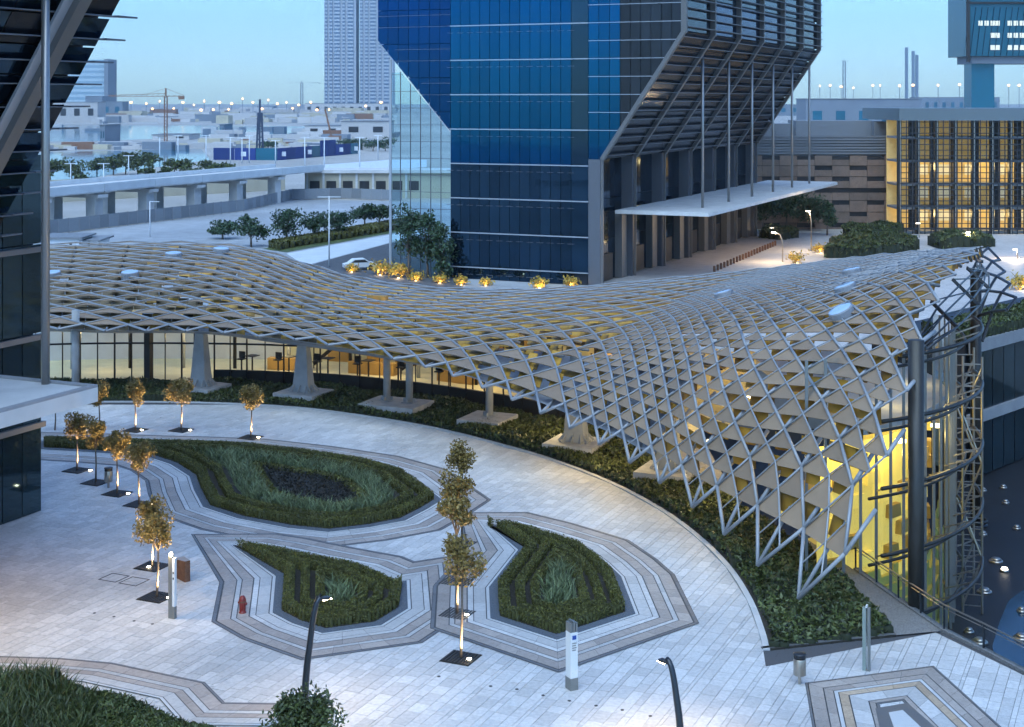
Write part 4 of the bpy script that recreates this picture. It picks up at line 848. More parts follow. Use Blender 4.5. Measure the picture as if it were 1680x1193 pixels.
# skylights let into the court floor
sk = [(1613, 806), (1646, 801), (1650, 826), (1668, 868), (1613, 878), (1634, 922), (1648, 938), (1615, 972), (1676, 1004), (1676, 1048), (1607, 1055), (1590, 1038)]
for k, (px, py) in enumerate(sk):
    g = G(px, py, -5); t = thing('court_skylight', g, f'{ORD[k]} glowing oval rooflight from the far end of the dark court floor', 'rooflight', 'rooflights in the court'); r = .2 if k not in (7, 9, 10, 5) else .32
    MB().lathe(g, [(r * 1.35, 0), (r * 1.3, .1), (r, .14)], 16).build('rim', M['steel'], t, True); MB().lathe(g + zv(.141), [(r, 0), (r * .8, .1), (r * .3, .14)], 16).build('dome', M['white_emit'] if k in (6,) else M['steel'], t, True)
sheet('court_pool', [G2(*p, -4.99) for p in ((1655, 985), (1690, 960), (1800, 980), (1800, 1200), (1640, 1110), (1628, 1060), (1640, 1020))], -4.985, mat('pool_tile', (.008, .028, .055), .15, var=.3, scale=.6))
# ---- balustrade along the court edge
bal = thing('glass_balustrade', (*EDGE[2], 0), 'glass balustrade with metal handrail along the edge of the sunken court', 'railing')
bp = dense(EDGE, 1.5); bp = off_path(bp, .12)
for i in range(len(bp) - 1):
    a, b = Vector((*bp[i], 0)), Vector((*bp[i + 1], 0)); MB().quad(a + zv(.1), b + zv(.1), b + zv(1.05), a + zv(1.05)).build('pane', M['clear'], bal); MB().beam(a + zv(-.05), a + zv(1.1), .05, .08, up=(1, 0, 0)).build('post', M['dkmetal'], bal)
MB().tube([(*p, 1.14) for p in bp], .04, 6).build('handrail', M['steel'], bal, True); MB().tube([(*p, .98) for p in bp], .02, 5).build('rail', M['steel'], bal)
ribbon(EDGE, .0, .26, -.03, .1, M['aggregate'], 'kerb')

# ------------------------------------------------------------------ trees
def ball(m):
    p = rng.normal(size=(m, 3)); r = np.linalg.norm(p, axis=1)[:, None]; return p / r * np.minimum(r, 1.6 + .5 * rng.random((m, 1)))
def tree(base, h, cr, ch, label, leaf='tree_leaf', n=1500, name='street_tree', group=None, L=.10, tr=.06, lobes=9, trunk_to=.55):
    base = Vector(base); t = thing(name, base, label, 'tree', group); mb = MB(); top = base + zv(h * trunk_to) + Vector((random.uniform(-.06, .06), random.uniform(-.06, .06), 0)) * h * .3
    mb.tube([base + zv(-.05), base.lerp(top, .5) + Vector((.03, 0, 0)), top], [tr * 1.25, tr, tr * .8], 7); cc = base + zv(h - ch / 2); cl = []
    for k in range(lobes):
        a = k * 2.4 + random.random(); e = random.uniform(-.85, .9); rr = math.sqrt(max(0, 1 - e * e)) * random.uniform(.45, .85); q = cc + Vector((math.cos(a) * rr * cr, math.sin(a) * rr * cr, e * ch / 2 * .8)); cl.append(q)
        mb.tube([top - zv(.02 + .1 * random.random() * h * .2), top.lerp(q, .55) + zv(.05 * h), q], [tr * .6, tr * .4, tr * .15], 5)
    mb.build('trunk', M['bark'], t, True); pts = []
    for q in cl + [cc]:
        m_ = n // (lobes + 1); s = cr * random.uniform(.3, .62); pts.append(np.array(q) + ball(m_) * np.array([s, s, s * min(1.2, ch / (2 * cr))]) * .62)
    V, Q = leaf_geo(np.concatenate(pts), L, L * .45, 0); np_mesh('crown', V, Q, M[leaf], t); return t
def grate(g, label, s=.6):
    t = thing('tree_grate', (g.x, g.y, .01), label, 'tree grate', 'tree grates'); mb = MB()
    for k in range(-4, 5): mb.ob(g + D2 * (k * s / 4.2), D1, s, .05, .012, .045)
    mb.build('bar', M['grate'], t); mb = MB(); mb.ob(g, D1, s + .05, s + .05, -.02, .015); mb.build('soil', M['soil'], t)
def uplight(g, label, e, aim):
    t = thing('ground_uplight', (g.x, g.y, 0), label, 'ground light', 'ground uplights beside trees'); MB().lathe((g.x, g.y, 0), [(.13, 0), (.13, .05), (.11, .07)], 12).build('housing', M['steel'], t, True)
    MB().lathe((g.x, g.y, .071), [(.10, 0), (.085, .02)], 12).build('lens', M['lens'], t); point('uplight', (g.x, g.y, .2), e, WARM, t, .06, 110, aim); return t
TR = [  # base px, py, top py, crown radius m, label, light dx px (None = no light)
    (126, 772, 677, .62, 'slim gold-lit tree leftmost in the row of four by the grey bin', 24),
    (157, 792, 685, .62, 'gold-lit tree second in the row of four by the grey bin', None),
    (192, 810, 705, .62, 'gold-lit tree third in the row of four, just right of the grey bin', 20),
    (228, 828, 725, .72, 'gold-lit tree at the right end of the row of four by the grey bin', 22),
    (250, 930, 822, .68, 'gold-lit tree directly behind the nearest tree beside the white totem', -4),
    (257, 980, 838, .72, 'bushy gold-lit tree beside the grey totem and rusty block', 22),
    (756, 1080, 873, .80, 'nearest and tallest dark tree in the column of four between the beds', 14),
    (750, 1008, 818, .72, 'second nearest tree in the column of four between the beds', 16),
    (748, 955, 776, .68, 'third nearest tree in the column of four between the beds', None),
    (757, 893, 729, .60, 'farthest tree in the column of four between the beds', None),
    (222, 706, 627, .62, 'gold-lit tree left of the pavilion entrance behind the large bed', 12),
    (297, 706, 621, .85, 'wide gold-lit tree in front of the entrance pier', 16),
    (411, 718, 632, .62, 'lone gold-lit tree right of the entrance pier behind the large bed', 14),
    (163, 703, 628, .6, 'tree half hidden behind the left entrance canopy', None),
    (90, 706, 640, .55, 'tree mostly hidden behind the left tower corner', None)]
for k, (px, py, pt, cr, lab, ld) in enumerate(TR):
    g = G(px, py); h = (py - pt) / (py - HY) * H; dark = 6 <= k <= 9
    tree(g, h, cr * (1.1 if not dark else 1.15), h * (.46 if not dark else (.42 if k == 6 else .27)), lab, n=1700 if k != 11 else 2300, L=.092, tr=.05, lobes=8, trunk_to=.55 if not dark else .7)
    grate(g, 'square iron grate at the foot of the ' + lab.split(' tree')[0].replace('second nearest', 'second').strip() + ' tree' + f', {ORD[k]} listed') if False else None
    gl = ['leftmost of the row of four', 'second of the row of four', 'third of the row of four', 'right end of the row of four', 'tree behind the totem tree', 'tree beside the grey totem', 'nearest tree of the column of four', 'second nearest tree of the column', 'third tree of the column', 'farthest tree of the column', 'tree left of the entrance', 'wide tree by the entrance pier', 'lone tree right of the entrance pier', 'tree behind the left canopy', 'tree behind the left tower'][k]
    if k < 13: grate(g, 'square iron grate at the foot of the ' + gl, .62)
    if ld: u = g + Vector((ld / F * g.y, -.25, 0)); uplight(u, 'small bright uplight at the foot of the ' + gl, 560 if not dark else 300, g + zv(h * .72))
# foreground tree whose crown rises into the frame
g = G(497, 1330); tree((g.x, g.y, 0), 3.75, 1.05, 1.9, 'dark green tree crown at the bottom edge below the curved lamp', 'shrub', 4600, L=.085, tr=.07, lobes=16)

# ------------------------------------------------------------------ plaza furniture
def bin_(g, label, s=1.0):
    t = thing('litter_bin', g, label, 'bin', 'litter bins'); MB().ob(g - D2 * .0, D2, .05, .05, 0, .5).build('post', M['steel'], t)
    MB().lathe(g + zv(.36), [(.24, 0), (.25, .02), (.25, .62), (.24, .64)], 16).build('body', M['steel'], t, True)
    mb = MB(); mb.lathe(g + zv(1.0), [(.235, 0), (.235, .14)], 16); mb.build('mouth', M['black'], t, True); MB().lathe(g + zv(1.14), [(.26, 0), (.26, .05), (.2, .07)], 16).build('lid', M['dkmetal'], t, True); return t
bin_(G(178, 800), 'small steel litter bin between the third and second tree of the row'); bin_(G(1312, 1122), 'cylindrical brown steel litter bin near the corner of the planting strip')
def totem(g, h, w, d, label, face):
    t = thing('sign_totem', g, label, 'sign', 'white sign totems'); ax = D2; f = Vector((math.cos(face), math.sin(face), 0)); MB().ob(g, f, w / 2, d / 2, 0, h * .18).build('base', M['totem_g'], t); MB().ob(g, f, w / 2 - .02, d / 2 - .01, h * .18, h * .86).build('panel', M['totem'], t)
    for k in (-1, 0, 1): MB().ob(g + Vector((-f.y, f.x, 0)) * (k * d * .34), f, w / 2 - .02, d * .12, h * .861, h + (.06 if k == 0 else 0)).build('head_fin', M['totem_g'], t)
    return t, f
g = G(938, 1130); tt, f = totem(g, 2.62, .42, .34, 'white sign totem in front of the right teardrop bed', R(-62))
mb = MB(); e = Vector((-f.y, f.x, 0)); s0 = g + f * .205 + zv(1.98)
for k, (a, b, c, d_) in enumerate(((-.09, .09, .0, .16),)): mb.quad(s0 + e * a + zv(c), s0 + e * b + zv(c), s0 + e * b + zv(d_), s0 + e * a + zv(d_))
mb.build('symbol_square', M['signblue'], tt)
mb = MB()
for k in range(4): p = g + f * .205 + zv(1.82 - k * .09); mb.quad(p + e * -.1, p + e * (.1 - .03 * (k % 2)), p + e * (.1 - .03 * (k % 2)) + zv(.04), p + e * -.1 + zv(.04))
mb.build('direction_lines', M['totem_g'], tt)
g = G(281, 1014); t = thing('sign_totem', g, 'slim grey totem with white face beside the rusty block', 'sign', 'white sign totems'); MB().ob(g, D2, .10, .09, 0, 2.75).build('post', M['totem_g'], t); MB().ob(g + D2 * .17, D2, .065, .08, .55, 2.7).build('panel', M['totem'], t); MB().ob(g + D2 * .17, D2, .066, .085, 0, .55).build('base', M['totem_g'], t); MB().lathe(g + zv(2.76) - D2 * .02, [(.05, 0), (.07, .03), (.07, .12), (.03, .16)], 10).build('lamp', M['lens'], t); point('totem_light', g + zv(3.1) - D1 * .3 - D2 * .2, 45, WARMW, t, .1)
mb = MB(); p = g + D2 * .17 - D1 * .084; [mb.quad(p - D2 * .035 + zv(z), p + D2 * .035 + zv(z), p + D2 * .035 + zv(z + .09), p - D2 * .035 + zv(z + .09)) for z in (2.0, 1.75)]; mb.build('symbol_square', M['black'], t)
g = G(296, 952); t = thing('rusty_block', g, 'low rusty steel wedge block behind the grey totem', 'sculpture'); mb = MB(); a = D2 * .75 - D1 * .35; a.normalize(); n_ = Vector((-a.y, a.x, 0)); pts = [g - a * .75, g + a * .45, g + a * .45 + n_ * .28, g - a * .6 + n_ * .5]
mb.add([p for p in pts] + [pts[0] + zv(.85), pts[1] + zv(1.0), pts[2] + zv(1.0), pts[3] + zv(.9)], [(4, 5, 6, 7), (0, 1, 5, 4), (1, 2, 6, 5), (2, 3, 7, 6), (3, 0, 4, 7)]); mb.build('body', M['corten'], t)
mb = MB(); mb.add([p + zv(.003) for p in (pts[0] + zv(.85), pts[1] + zv(1.0), pts[2] + zv(1.0), pts[3] + zv(.9))], [(0, 1, 2, 3)]); mb.build('top_plate', M['paver_pink'], t)
g = G(398, 1006); t = thing('fire_hydrant', g, 'short red hydrant on the brown paving band left of the teardrop bed', 'hydrant'); MB().lathe(g, [(.17, 0), (.17, .06), (.13, .08), (.15, .2), (.16, .62), (.13, .7), (.07, .78)], 12).build('body', M['red'], t, True); MB().lathe(g + zv(.5), [(.165, 0), (.17, .02), (.165, .06)], 12).build('collar', M['corten'], t); MB().tube([g - D2 * .22 + zv(.45), g + D2 * .22 + zv(.45)], .06, 8).build('outlet', M['red'], t, True)
def curved_lamp(foot, px_top, py_top, Yd, label, r=.15, e=190):
    top = P(px_top, py_top, Yd); foot = Vector(foot); t = thing('curved_lamp', foot, label, 'street lamp', 'curved plaza lamps'); pts = []
    hgt = top.z; sx = top - Vector((foot.x, foot.y, top.z)); 
    for k in range(15): u = k / 14; pts.append(foot + Vector((sx.x, sx.y, 0)) * (u ** 2.3) + zv(hgt * (u if u < .6 else .6 + .4 * math.sin((u - .6) / .4 * math.pi / 2))))
    mb = MB()
    mb.tube(pts, [r * (1 - .35 * k / 14) for k in range(15)], 8); mb.build('mast', M['dkmetal'], t, True); d = (pts[-1] - pts[-3]).normalized(); h0 = pts[-1]
    MB().beam(h0 - d * .15, h0 + Vector((d.x, d.y, -.3)).normalized() * .38, .2, .1).build('lamp_head', M['dkmetal'], t); lp = h0 + Vector((d.x, d.y, -.3)).normalized() * .25 - zv(.09)
    MB().ob((lp.x, lp.y), (d.x, d.y), .18, .09, lp.z - .012, lp.z).build('lens', M['lens'], t); point('lamp_light', lp - zv(.1), e, WARMW, t, .12, 150, lp - zv(5)); return t
f1 = G(500, 1175); curved_lamp(f1, 527, 976, f1.y + .4, 'dark curved lamp mast rising in front of the left teardrop bed')
f2 = G(1117, 1235); curved_lamp(f2, 1094, 1081, f2.y + .6, 'dark curved lamp mast at the bottom edge right of the white totem')
g = G(1422, 1100); t = thing('light_post', g, 'slim pale green glass light post by the court corner', 'light post'); MB().ob(g - D2 * .09, D2, .07, .09, 0, 2.55).build('panel', M['green_gl'], t); MB().ob(g + D2 * .09, D2, .05, .09, 0, 2.55).build('panel', M['totem_g'], t); MB().ob(g, D2, .03, .1, 2.551, 2.64).build('cap', M['totem'], t)
for k, (px, py) in enumerate(((187, 948), (220, 954))):
    g = G(px, py); t = thing('access_cover', (g.x, g.y, .004), ('left' if k == 0 else 'right') + ' one of two square paved access covers outlined in dark metal', 'manhole cover', 'access covers'); mb = MB()
    for s, q in ((-1, 0), (1, 0), (0, -1), (0, 1)): mb.ob(g + D2 * .5 * s + D1 * .5 * q, D2 if s == 0 else D1, .52, .03, .002 if s else .0025, .01 if s else .0105)
    mb.build('rim', M['grate'], t)
for k, (px, py) in enumerate(((805, 1126), (848, 1131), (891, 1141), (934, 1150), (978, 1158), (720, 1110), (155, 1006), (187, 1012), (220, 1019), (250, 1024), (1021, 1165), (1067, 1175))):
    g = G(px, py); o = MB().lathe((g.x, g.y, .0), [(.07, 0), (.07, .012), (.05, .014)], 10).build('ground_stud', M['grate']); tag(o, f'tiny dark ground stud in the plaza paving, {ORD[k]} listed' if False else f'{ORD[k]} tiny dark stud let into the plaza paving, ' + ('by the white totem' if k < 6 or k > 9 else 'left of the grey totem'), 'ground stud', 'ground studs in the paving')
# ------------------------------------------------------------------ grounds behind the canopy, right
sheet('walk', [G2(*p) for p in ((1000, 540), (1680, 600), (1900, 560), (1900, 384), (1225, 384), (1225, 392), (970, 470))], -.02, M['walk'])
for k in range(22):
    s = k / 21; g = G(1172, 446).lerp(G(1272, 403), s); o = MB(); o.ob(g, D2, .14, .14, 0, .75 + .0); o.ob(g, D2, .10, .10, .751, .8); o = o.build('bollard', M['corten']); tag(o, f'{ORD[k]} brown bollard from the near end of the row beside the tower', 'bollard', 'row of bollards by the tower')
def mound(pts, h, label, leaf='shrub', dens=26, L=.35):
    poly = ccw([G2(*p) for p in pts]); c = np.mean(poly, 0); t = thing('shrub_mound', (c[0], c[1], 0), label, 'shrubs', 'planted mounds by the walk'); hedge('shrub_mass', poly, 0, 99, h, t, M['shrub_core'], M[leaf], dens, L=L, W=L * .4, res=.9, hv=.35)
mound(((1352, 424), (1372, 405), (1430, 398), (1505, 406), (1500, 414), (1440, 424)), 1.6, 'broad dark green planted mound right of the bollards')
mound(((1525, 402), (1550, 396), (1600, 395), (1634, 404), (1600, 409), (1540, 410)), 1.6, 'dark green planted mound left of the glass hall entrance')
mound(((1244, 390), (1260, 384), (1300, 384), (1310, 390), (1280, 394)), 1.3, 'small dark planted mound near the tower corner')
mound(((1380, 386), (1480, 380), (1478, 390), (1400, 393)), 1.6, 'long dark hedge along the foot of the stone building')
mound(((1600, 545), (1680, 535), (1700, 570), (1640, 580)), 1.0, 'dark hedge at the far rim of the sunken court')
for k, (px, py, pt, cr, lab) in enumerate(((1252, 380, 318, 2.6, 'leafy tree behind the entrance canopy, nearest the tower'), (1290, 378, 312, 3.0, 'large leafy tree behind the entrance canopy, in the middle'), (1330, 378, 316, 2.8, 'leafy tree right of the canopy end'), (1357, 386, 330, 1.9, 'smaller leafy tree in front of the stone building'))):
    g = G(px, py); h = (py - pt) / (py - HY) * H; tree(g, h, cr, h * .7, lab, 'dark_leaf', 1500, 'broadleaf_tree', L=.3, tr=.14, trunk_to=.4)
def lit_shrub(px, py, s, label, e=30, mk='gold_leaf'):
    g = G(px, py); t = thing('lit_shrub', g, label, 'shrub', 'small lit shrubs'); pts = np.array(g) + rng.normal(size=(320, 3)) * np.array([s, s, s * .55]) * .45 + np.array([0, 0, s * .6]); V, Q = leaf_geo(pts, .22 * s ** .5, .08 * s ** .5); np_mesh('foliage', V, Q, M[mk], t)
    e = e * .22
    if e: MB().lathe((g.x, g.y - s * .8, 0), [(.15, 0), (.15, .1)], 8).build('ground_lamp', M['mast_glow'], t); point('shrub_light', (g.x, g.y - s * .9, .3), e, WARM, t, .1)
lit_shrub(1345, 414, 1.1, 'amber lit shrub at the left end of the broad mound', 120); lit_shrub(1420, 413, .9, 'amber lit shrub in front of the broad mound', 120); lit_shrub(1306, 431, 1.2, 'dark reddish shrub by the walk right of the bollards', 30); lit_shrub(1676, 475, 1.6, 'amber lit tree-like shrub at the right edge', 160)
for px, py, s, lab, e in ((578, 446, .9, 'yellow shrub left of the parked car', 60), (625, 450, 1.5, 'yellow shrub right of the parked car', 120), (655, 455, 1.7, 'bright yellow shrub at the foot of the glass screen', 160), (683, 460, 1.0, 'low yellow shrub right of the glass screen edge', 60), (722, 464, .9, 'first small yellow shrub along the tower foot', 60), (757, 467, .9, 'second small yellow shrub along the tower foot', 60), (797, 468, .8, 'third small yellow shrub along the tower foot', 40), (885, 472, 1.1, 'bright yellow shrub under the middle of the tower front', 140), (937, 470, 1.0, 'amber shrub by the tower corner', 80)): lit_shrub(px, py, s, lab, e)
for k, (px, py, s) in enumerate(((670, 455, 3.0), (702, 455, 3.4), (725, 458, 3.0))): g = G(px, py); tree(g, 9.5 - k, s * .55, 8, ['dark tree behind the glass screen, left', 'dark tree behind the glass screen, middle', 'dark tree behind the glass screen beside the tower'][k], 'dark_leaf', 1400, 'broadleaf_tree', L=.26, tr=.14, trunk_to=.35)
def walk_lamp(px, py, pt, label, lean=0.8, e=500, col=WARMW):
    g = G(px, py); h = (py - pt) / (py - HY) * H; t = thing('walk_lamp', g, label, 'street lamp', 'lamps along the walk'); pts = [g, g + zv(h * .7), g + zv(h * .93) - Vector((lean * .3, 0, 0)), g + zv(h) - Vector((lean, 0, 0))]; MB().tube(pts, [.1, .08, .07, .06], 6).build('mast', M['steel'], t, True); p = pts[-1]
    MB().ob((p.x, p.y), (1, 0), .3, .14, p.z - .1, p.z + .02).build('lamp_head', M['white_emit'], t)
    if e: point('lamp_light', p - zv(.4), e * .8, col, t, .2)
walk_lamp(1331, 412, 346, 'bent bright lamp standing right of the trees', .5, 900); walk_lamp(1284, 430, 381, 'lamp post with head over the walk by the bollards', 1.3, 700); walk_lamp(1574, 404, 381, 'curved lamp over the second planted mound', -1.4, 900); walk_lamp(1508, 390, 366, 'short grey lamp post left of the second mound', .2, 0); walk_lamp(1460, 412, 405, 'small white glowing stub lamp on the mound edge', .1, 250); walk_lamp(1669, 425, 409, 'small lit lamp at the right edge of the walk', .3, 700); walk_lamp(1268, 388, 374, 'small lit lamp among the dark mounds', .2, 350); walk_lamp(1242, 360, 322, 'thin lit lamp post among the trees behind the canopy', .3, 300)
# ------------------------------------------------------------------ left background
sheet('apron', [G2(*p) for p in ((-200, 470), (-200, 372), (65, 388), (400, 346), (480, 327), (640, 330), (900, 340), (900, 520), (300, 520))], -.035, M['apron'])
sheet('grass_verge', [G2(*p) for p in ((430, 408), (640, 372), (700, 362), (700, 372), (640, 383), (470, 414))], -.02, M['shrub'])
sheet('pavement', [G2(*p) for p in ((470, 416), (640, 385), (700, 374), (700, 385), (640, 398), (540, 425), (500, 436))], -.01, M['pale_strip'])
sheet('road', [G2(*p) for p in ((500, 437), (540, 426), (640, 399), (700, 386), (760, 400), (760, 480), (520, 470))], -.012, M['road'])
vp = ccw([G2(*p) for p in ((440, 404), (640, 369), (700, 360), (700, 368), (640, 379), (455, 410))]); c = np.mean(vp, 0); t = thing('roadside_hedge', (c[0], c[1], 0), 'low clipped hedge along the road under the tree row', 'hedge'); hedge('hedge_row', vp, 0, 99, .9, t, M['hedge_core'], M['hedge'], 30, L=.3, W=.12, res=.8)
for k, (px, py, pt, cr) in enumerate(((365, 392, 364, 2.2), (412, 405, 352, 2.9), (470, 398, 345, 2.9), (515, 392, 352, 2.3), (553, 388, 348, 2.4), (598, 374, 335, 2.7), (622, 372, 330, 2.8))):
    g = G(px, py); h = (py - pt) / (py - HY) * H; tree(g, h, cr, h * .75, f'{ORD[k]} dark green roadside tree from the left, behind the canopy', 'dark_leaf', 1300, 'roadside_tree', 'roadside trees', L=.28, tr=.16, trunk_to=.35)
def lamp_post(px, py, pt, label, arms=1, r=.12):
    g = G(px, py); h = (py - pt) / (py - HY) * H; t = thing('lamp_post', g, label, 'lamp post', 'white lamp posts'); k = max(1, g.y / 250); MB().tube([g, g + zv(h)], [r * k, r * k * .6], 6).build('mast', M['white'], t, True)
    MB().beam(g + zv(h - .1) - Vector((1.6 if arms > 1 else 0, 0, 0)), g + zv(h - .1) + Vector((1.6, 0, 0)), .12 * k, .1 * k).build('arm', M['white'], t)
lamp_post(246, 388, 330, 'white lamp post left of the tree row, in front of the viaduct'); lamp_post(540, 438, 322, 'tall white lamp post between the roadside trees', 2)
for k, (px, py, pt) in enumerate(((116, 312, 268), (170, 308, 268), (211, 292, 255), (262, 270, 225), (292, 268, 222), (338, 270, 222), (378, 270, 225), (397, 268, 226), (409, 268, 222), (452, 270, 230), (500, 272, 225), (532, 275, 225), (590, 275, 225), (620, 262, 222))): lamp_post(px, py, pt, f'{ORD[k]} far white lamp post from the left beyond the viaduct', 2)
# viaduct
via = thing('viaduct', G(300, 350), 'pale concrete road viaduct on square piers crossing behind the canopy', 'viaduct')
vx = [Vector((*G2(px, py), 0)) for px, py in ((-40, 402), (70, 384), (164, 372), (248, 360), (326, 351), (395, 342))]; vx += [vx[-1] + (vx[-1] - vx[-2]) * k for k in (1.0, 2.2)] 
dirv = (vx[4] - vx[1]).normalized(); nv = Vector((-dirv.y, dirv.x, 0))
for k, p in enumerate(vx[:-1]):
    for s in (0, 9): q = p + nv * (1.2 + s); MB().ob(q, dirv, 1.2, 1.0, -.06, 5.3).build('pier', M['conc'], via); 
    q = p + nv * 5.7; mb = MB(); mb.ob(q, dirv, 1.5, 6.4, 5.3, 5.9, top=1.0); mb.ob(q, dirv, 3.6, 5.4, 5.901, 6.3); mb.build('crosshead', M['conc'], via)
for k in range(len(vx) - 1):
    a, b = vx[k], vx[k + 1]; mb = MB(); c = (a + b) / 2 + nv * 5.7; d_ = (b - a); mb.ob(c, d_, d_.length / 2 - .04, 6.6, 6.31, 7.0); mb.build('deck', M['conc'], via); mb = MB(); mb.ob((a + b) / 2 - nv * .75, d_, d_.length / 2 - .04, .2, 6.5, 7.9); mb.build('parapet', M['pale_strip'], via); mb = MB(); mb.ob((a + b) / 2 + nv * 12.1, d_, d_.length / 2 - .04, .2, 7.0, 7.9); mb.build('parapet', M['pale_strip'], via)
# wall with openings behind the viaduct, and the long fence
wl_ = thing('site_wall', G(560, 325), 'pale yellow wall building with a row of dark window openings behind the fence', 'building')
a, b = P(500, 326, 345), P(760, 326, 345); MB().box(a.x, b.x, 345, 352, -.06, zat(284, 345)).build('wall', M['wallp'], wl_); MB().box(a.x - 1, b.x, 344, 356, zat(284, 345) + .01, zat(279, 345)).build('roof_slab', M['conc'], wl_)
for k in range(7): x = a.x + 1.2 + k * 3.9; MB().box(x, x + 2.3, 344.9, 345.2, zat(312, 345), zat(297, 345)).build('window', M['slit'], wl_); MB().box(x - .9, x - .4, 344.6, 345.0, 0, zat(284, 345)).build('pilaster', M['conc'], wl_)
wy = thing('retaining_wall', G(250, 330), 'long pale yellow retaining wall seen between the viaduct piers', 'wall'); p0, p1 = G(-100, 345), G(500, 312)
mb = MB(); d_ = p1 - p0; mb.ob((p0 + p1) / 2 + nv * 6, d_, d_.length / 2, .4, -.06, 5.0); mb.build('wall', M['wallp'], wy)
fn = thing('site_fence', G(300, 355), 'long grey panelled fence running along the viaduct', 'fence'); fp = dense([G2(*p) for p in ((60, 388), (400, 347), (480, 328), (560, 326), (660, 330))], 2.6)
for i in range(len(fp) - 1):
    a, b = Vector((*fp[i], 0)), Vector((*fp[i + 1], 0)); c = (a + b) / 2; MB().ob(c, b - a, (b - a).length / 2 - .06, .03, .15, 2.5).build('fence_panel', M['fence'], fn); MB().ob(a, b - a, .06, .08, -.05, 2.6).build('post', M['conc_d'], fn)
# beyond: road, water, trees, hoarding
sheet('far_road', [G2(*p) for p in ((-100, 330), (64, 312), (340, 284), (640, 262), (700, 262), (700, 274), (360, 292), (64, 324), (-100, 345))], -.03, M['pale_strip'])
sheet('water', [G2(*p) for p in ((-300, 320), (66, 306), (130, 296), (215, 280), (345, 262), (330, 244), (200, 247), (66, 250), (-300, 250))], -.04, M['water'])
sheet('far_water', [G2(*p) for p in ((-900, 236), (140, 232), (400, 222), (620, 214), (620, 208), (300, 206), (-900, 205))], -.04, M['water'])
for k, (px, py, pt, cr) in enumerate(((83, 303, 264, 3.2), (118, 303, 262, 3.6), (159, 285, 260, 2.8), (186, 287, 254, 4), (206, 286, 251, 4), (226, 286, 252, 4), (246, 284, 253, 3.6), (286, 283, 262, 3), (300, 288, 258, 3), (318, 291, 276, 2.2), (340, 282, 262, 2.8), (352, 289, 270, 2.4), (371, 284, 268, 2.2), (270, 291, 275, 2.2), (240, 292, 276, 2.2), (134, 306, 286, 2.4), (440, 246, 232, 4), (560, 247, 228, 6), (585, 246, 226, 6), (612, 248, 227, 6), (632, 248, 226, 6))):
    g = G(px, py); h = (py - pt) / (py - HY) * H; tree(g, h, cr, h * .75, f'{ORD[k]} far olive green tree by the water' if k < 16 else f'{ORD[k - 16]} far dark tree from the left behind the blue hoarding', 'dark_leaf' if k > 15 else 'shrub', 500, 'far_tree', 'far trees', L=.55, tr=.2, trunk_to=.35, lobes=7)
hb = thing('site_hoarding', G(470, 258), 'long blue printed site hoarding beyond the viaduct', 'hoarding'); hp = dense([G2(*p) for p in ((350, 262), (455, 263), (587, 252))], 7)
for i in range(len(hp) - 1): a, b = Vector((*hp[i], 0)), Vector((*hp[i + 1], 0)); MB().ob((a + b) / 2, b - a, (b - a).length / 2 - .1, .1, -.06, 4.6 + (2 if i in (8, 9) else 0)).build('hoarding_panel', M['hoard'] if i % 5 != 2 else M['teal'], hb)
for i in (1, 3, 6, 10, 12):
    if i < len(hp) - 1: c = (Vector((*hp[i], 0)) + Vector((*hp[i + 1], 0))) / 2; MB().ob(c - Vector((0, .15, 0)), (1, 0), 1.6, .04, 1.4, 3.2).build('printed_mark', M['white'], hb)
# cranes and rigs
def tower_crane(px, base, top, jl, jr, jy, label, m, w=1.5):
    g = G(px, base); Y = g.y; zt_ = H - (top - HY) / F * Y; zj = H - (jy - HY) / F * Y; t = thing('tower_crane', g, label, 'crane', 'cranes'); mb = MB(); e = w / 2
    for sx in (-e, e):
        for sy in (-e, e): mb.beam(g + Vector((sx, sy, 0)), g + Vector((sx, sy, zj)), .3 * w / 1.5, .3 * w / 1.5, up=(0, 1, 0))
    n = 14
    for k in range(n): z0, z1 = zj * k / n, zj * (k + 1) / n; s = 1 if k % 2 else -1; mb.beam(g + Vector((-e * s, -e, z0)), g + Vector((e * s, -e, z1)), .2 * w / 1.5, .2 * w / 1.5)
    mb.build('mast', m, t); xl, xr = (jl - CX) / F * Y, (jr - CX) / F * Y; mb = MB(); mb.beam((xl, Y, zj), (xr, Y, zj), .35, .35); mb.beam((xl, Y, zj + .4), (g.x, Y, zj + 1.6), .25, .25)
    k = 0; x = xl
    while x < xr: mb.beam((x, Y, zj), (min(x + 1.6, xr), Y, zj + (1.3 if x < g.x else .6)), .16, .16); x += 3.0
    mb.build('jib', m, t); MB().beam((g.x, Y, zj), (g.x, Y, zt_), .8, .8, up=(0, 1, 0)).build('tower_head', m, t); mb = MB(); mb.beam((g.x, Y, zt_), (xl * .4 + g.x * .6, Y, zj + .6), .15, .15); mb.beam((g.x, Y, zt_), (xr, Y, zj + .4), .15, .15); mb.build('tie_bar', m, t); MB().box(xr - 3, xr, Y - 1, Y + 1, zj - 1.8, zj).build('counterweight', m, t)
tower_crane(272, 232, 145, 178, 302, 158, 'rusty tower crane with long left jib above the far shore', M['rust']); tower_crane(495, 182, 132, 470, 525, 136, 'faint hazy tower crane left of the twin apartment towers', M['far_d'], 5); tower_crane(1385, 180, 97, 1378, 1392, 100, 'faint hazy crane on the right skyline', M['far_d'], 6)
g = G(427, 262); t = thing('piling_rig', g, 'tall dark blue piling rig behind the blue hoarding', 'rig'); zr_ = H - (163 - HY) / F * g.y; mb = MB()
for s in (-1.6, -.3, 1.2): mb.beam(g + Vector((s, 0, 0)), g + Vector((s * .45, 0, zr_ * (.78 if s != -.3 else 1))), .7, .7, up=(0, 1, 0))
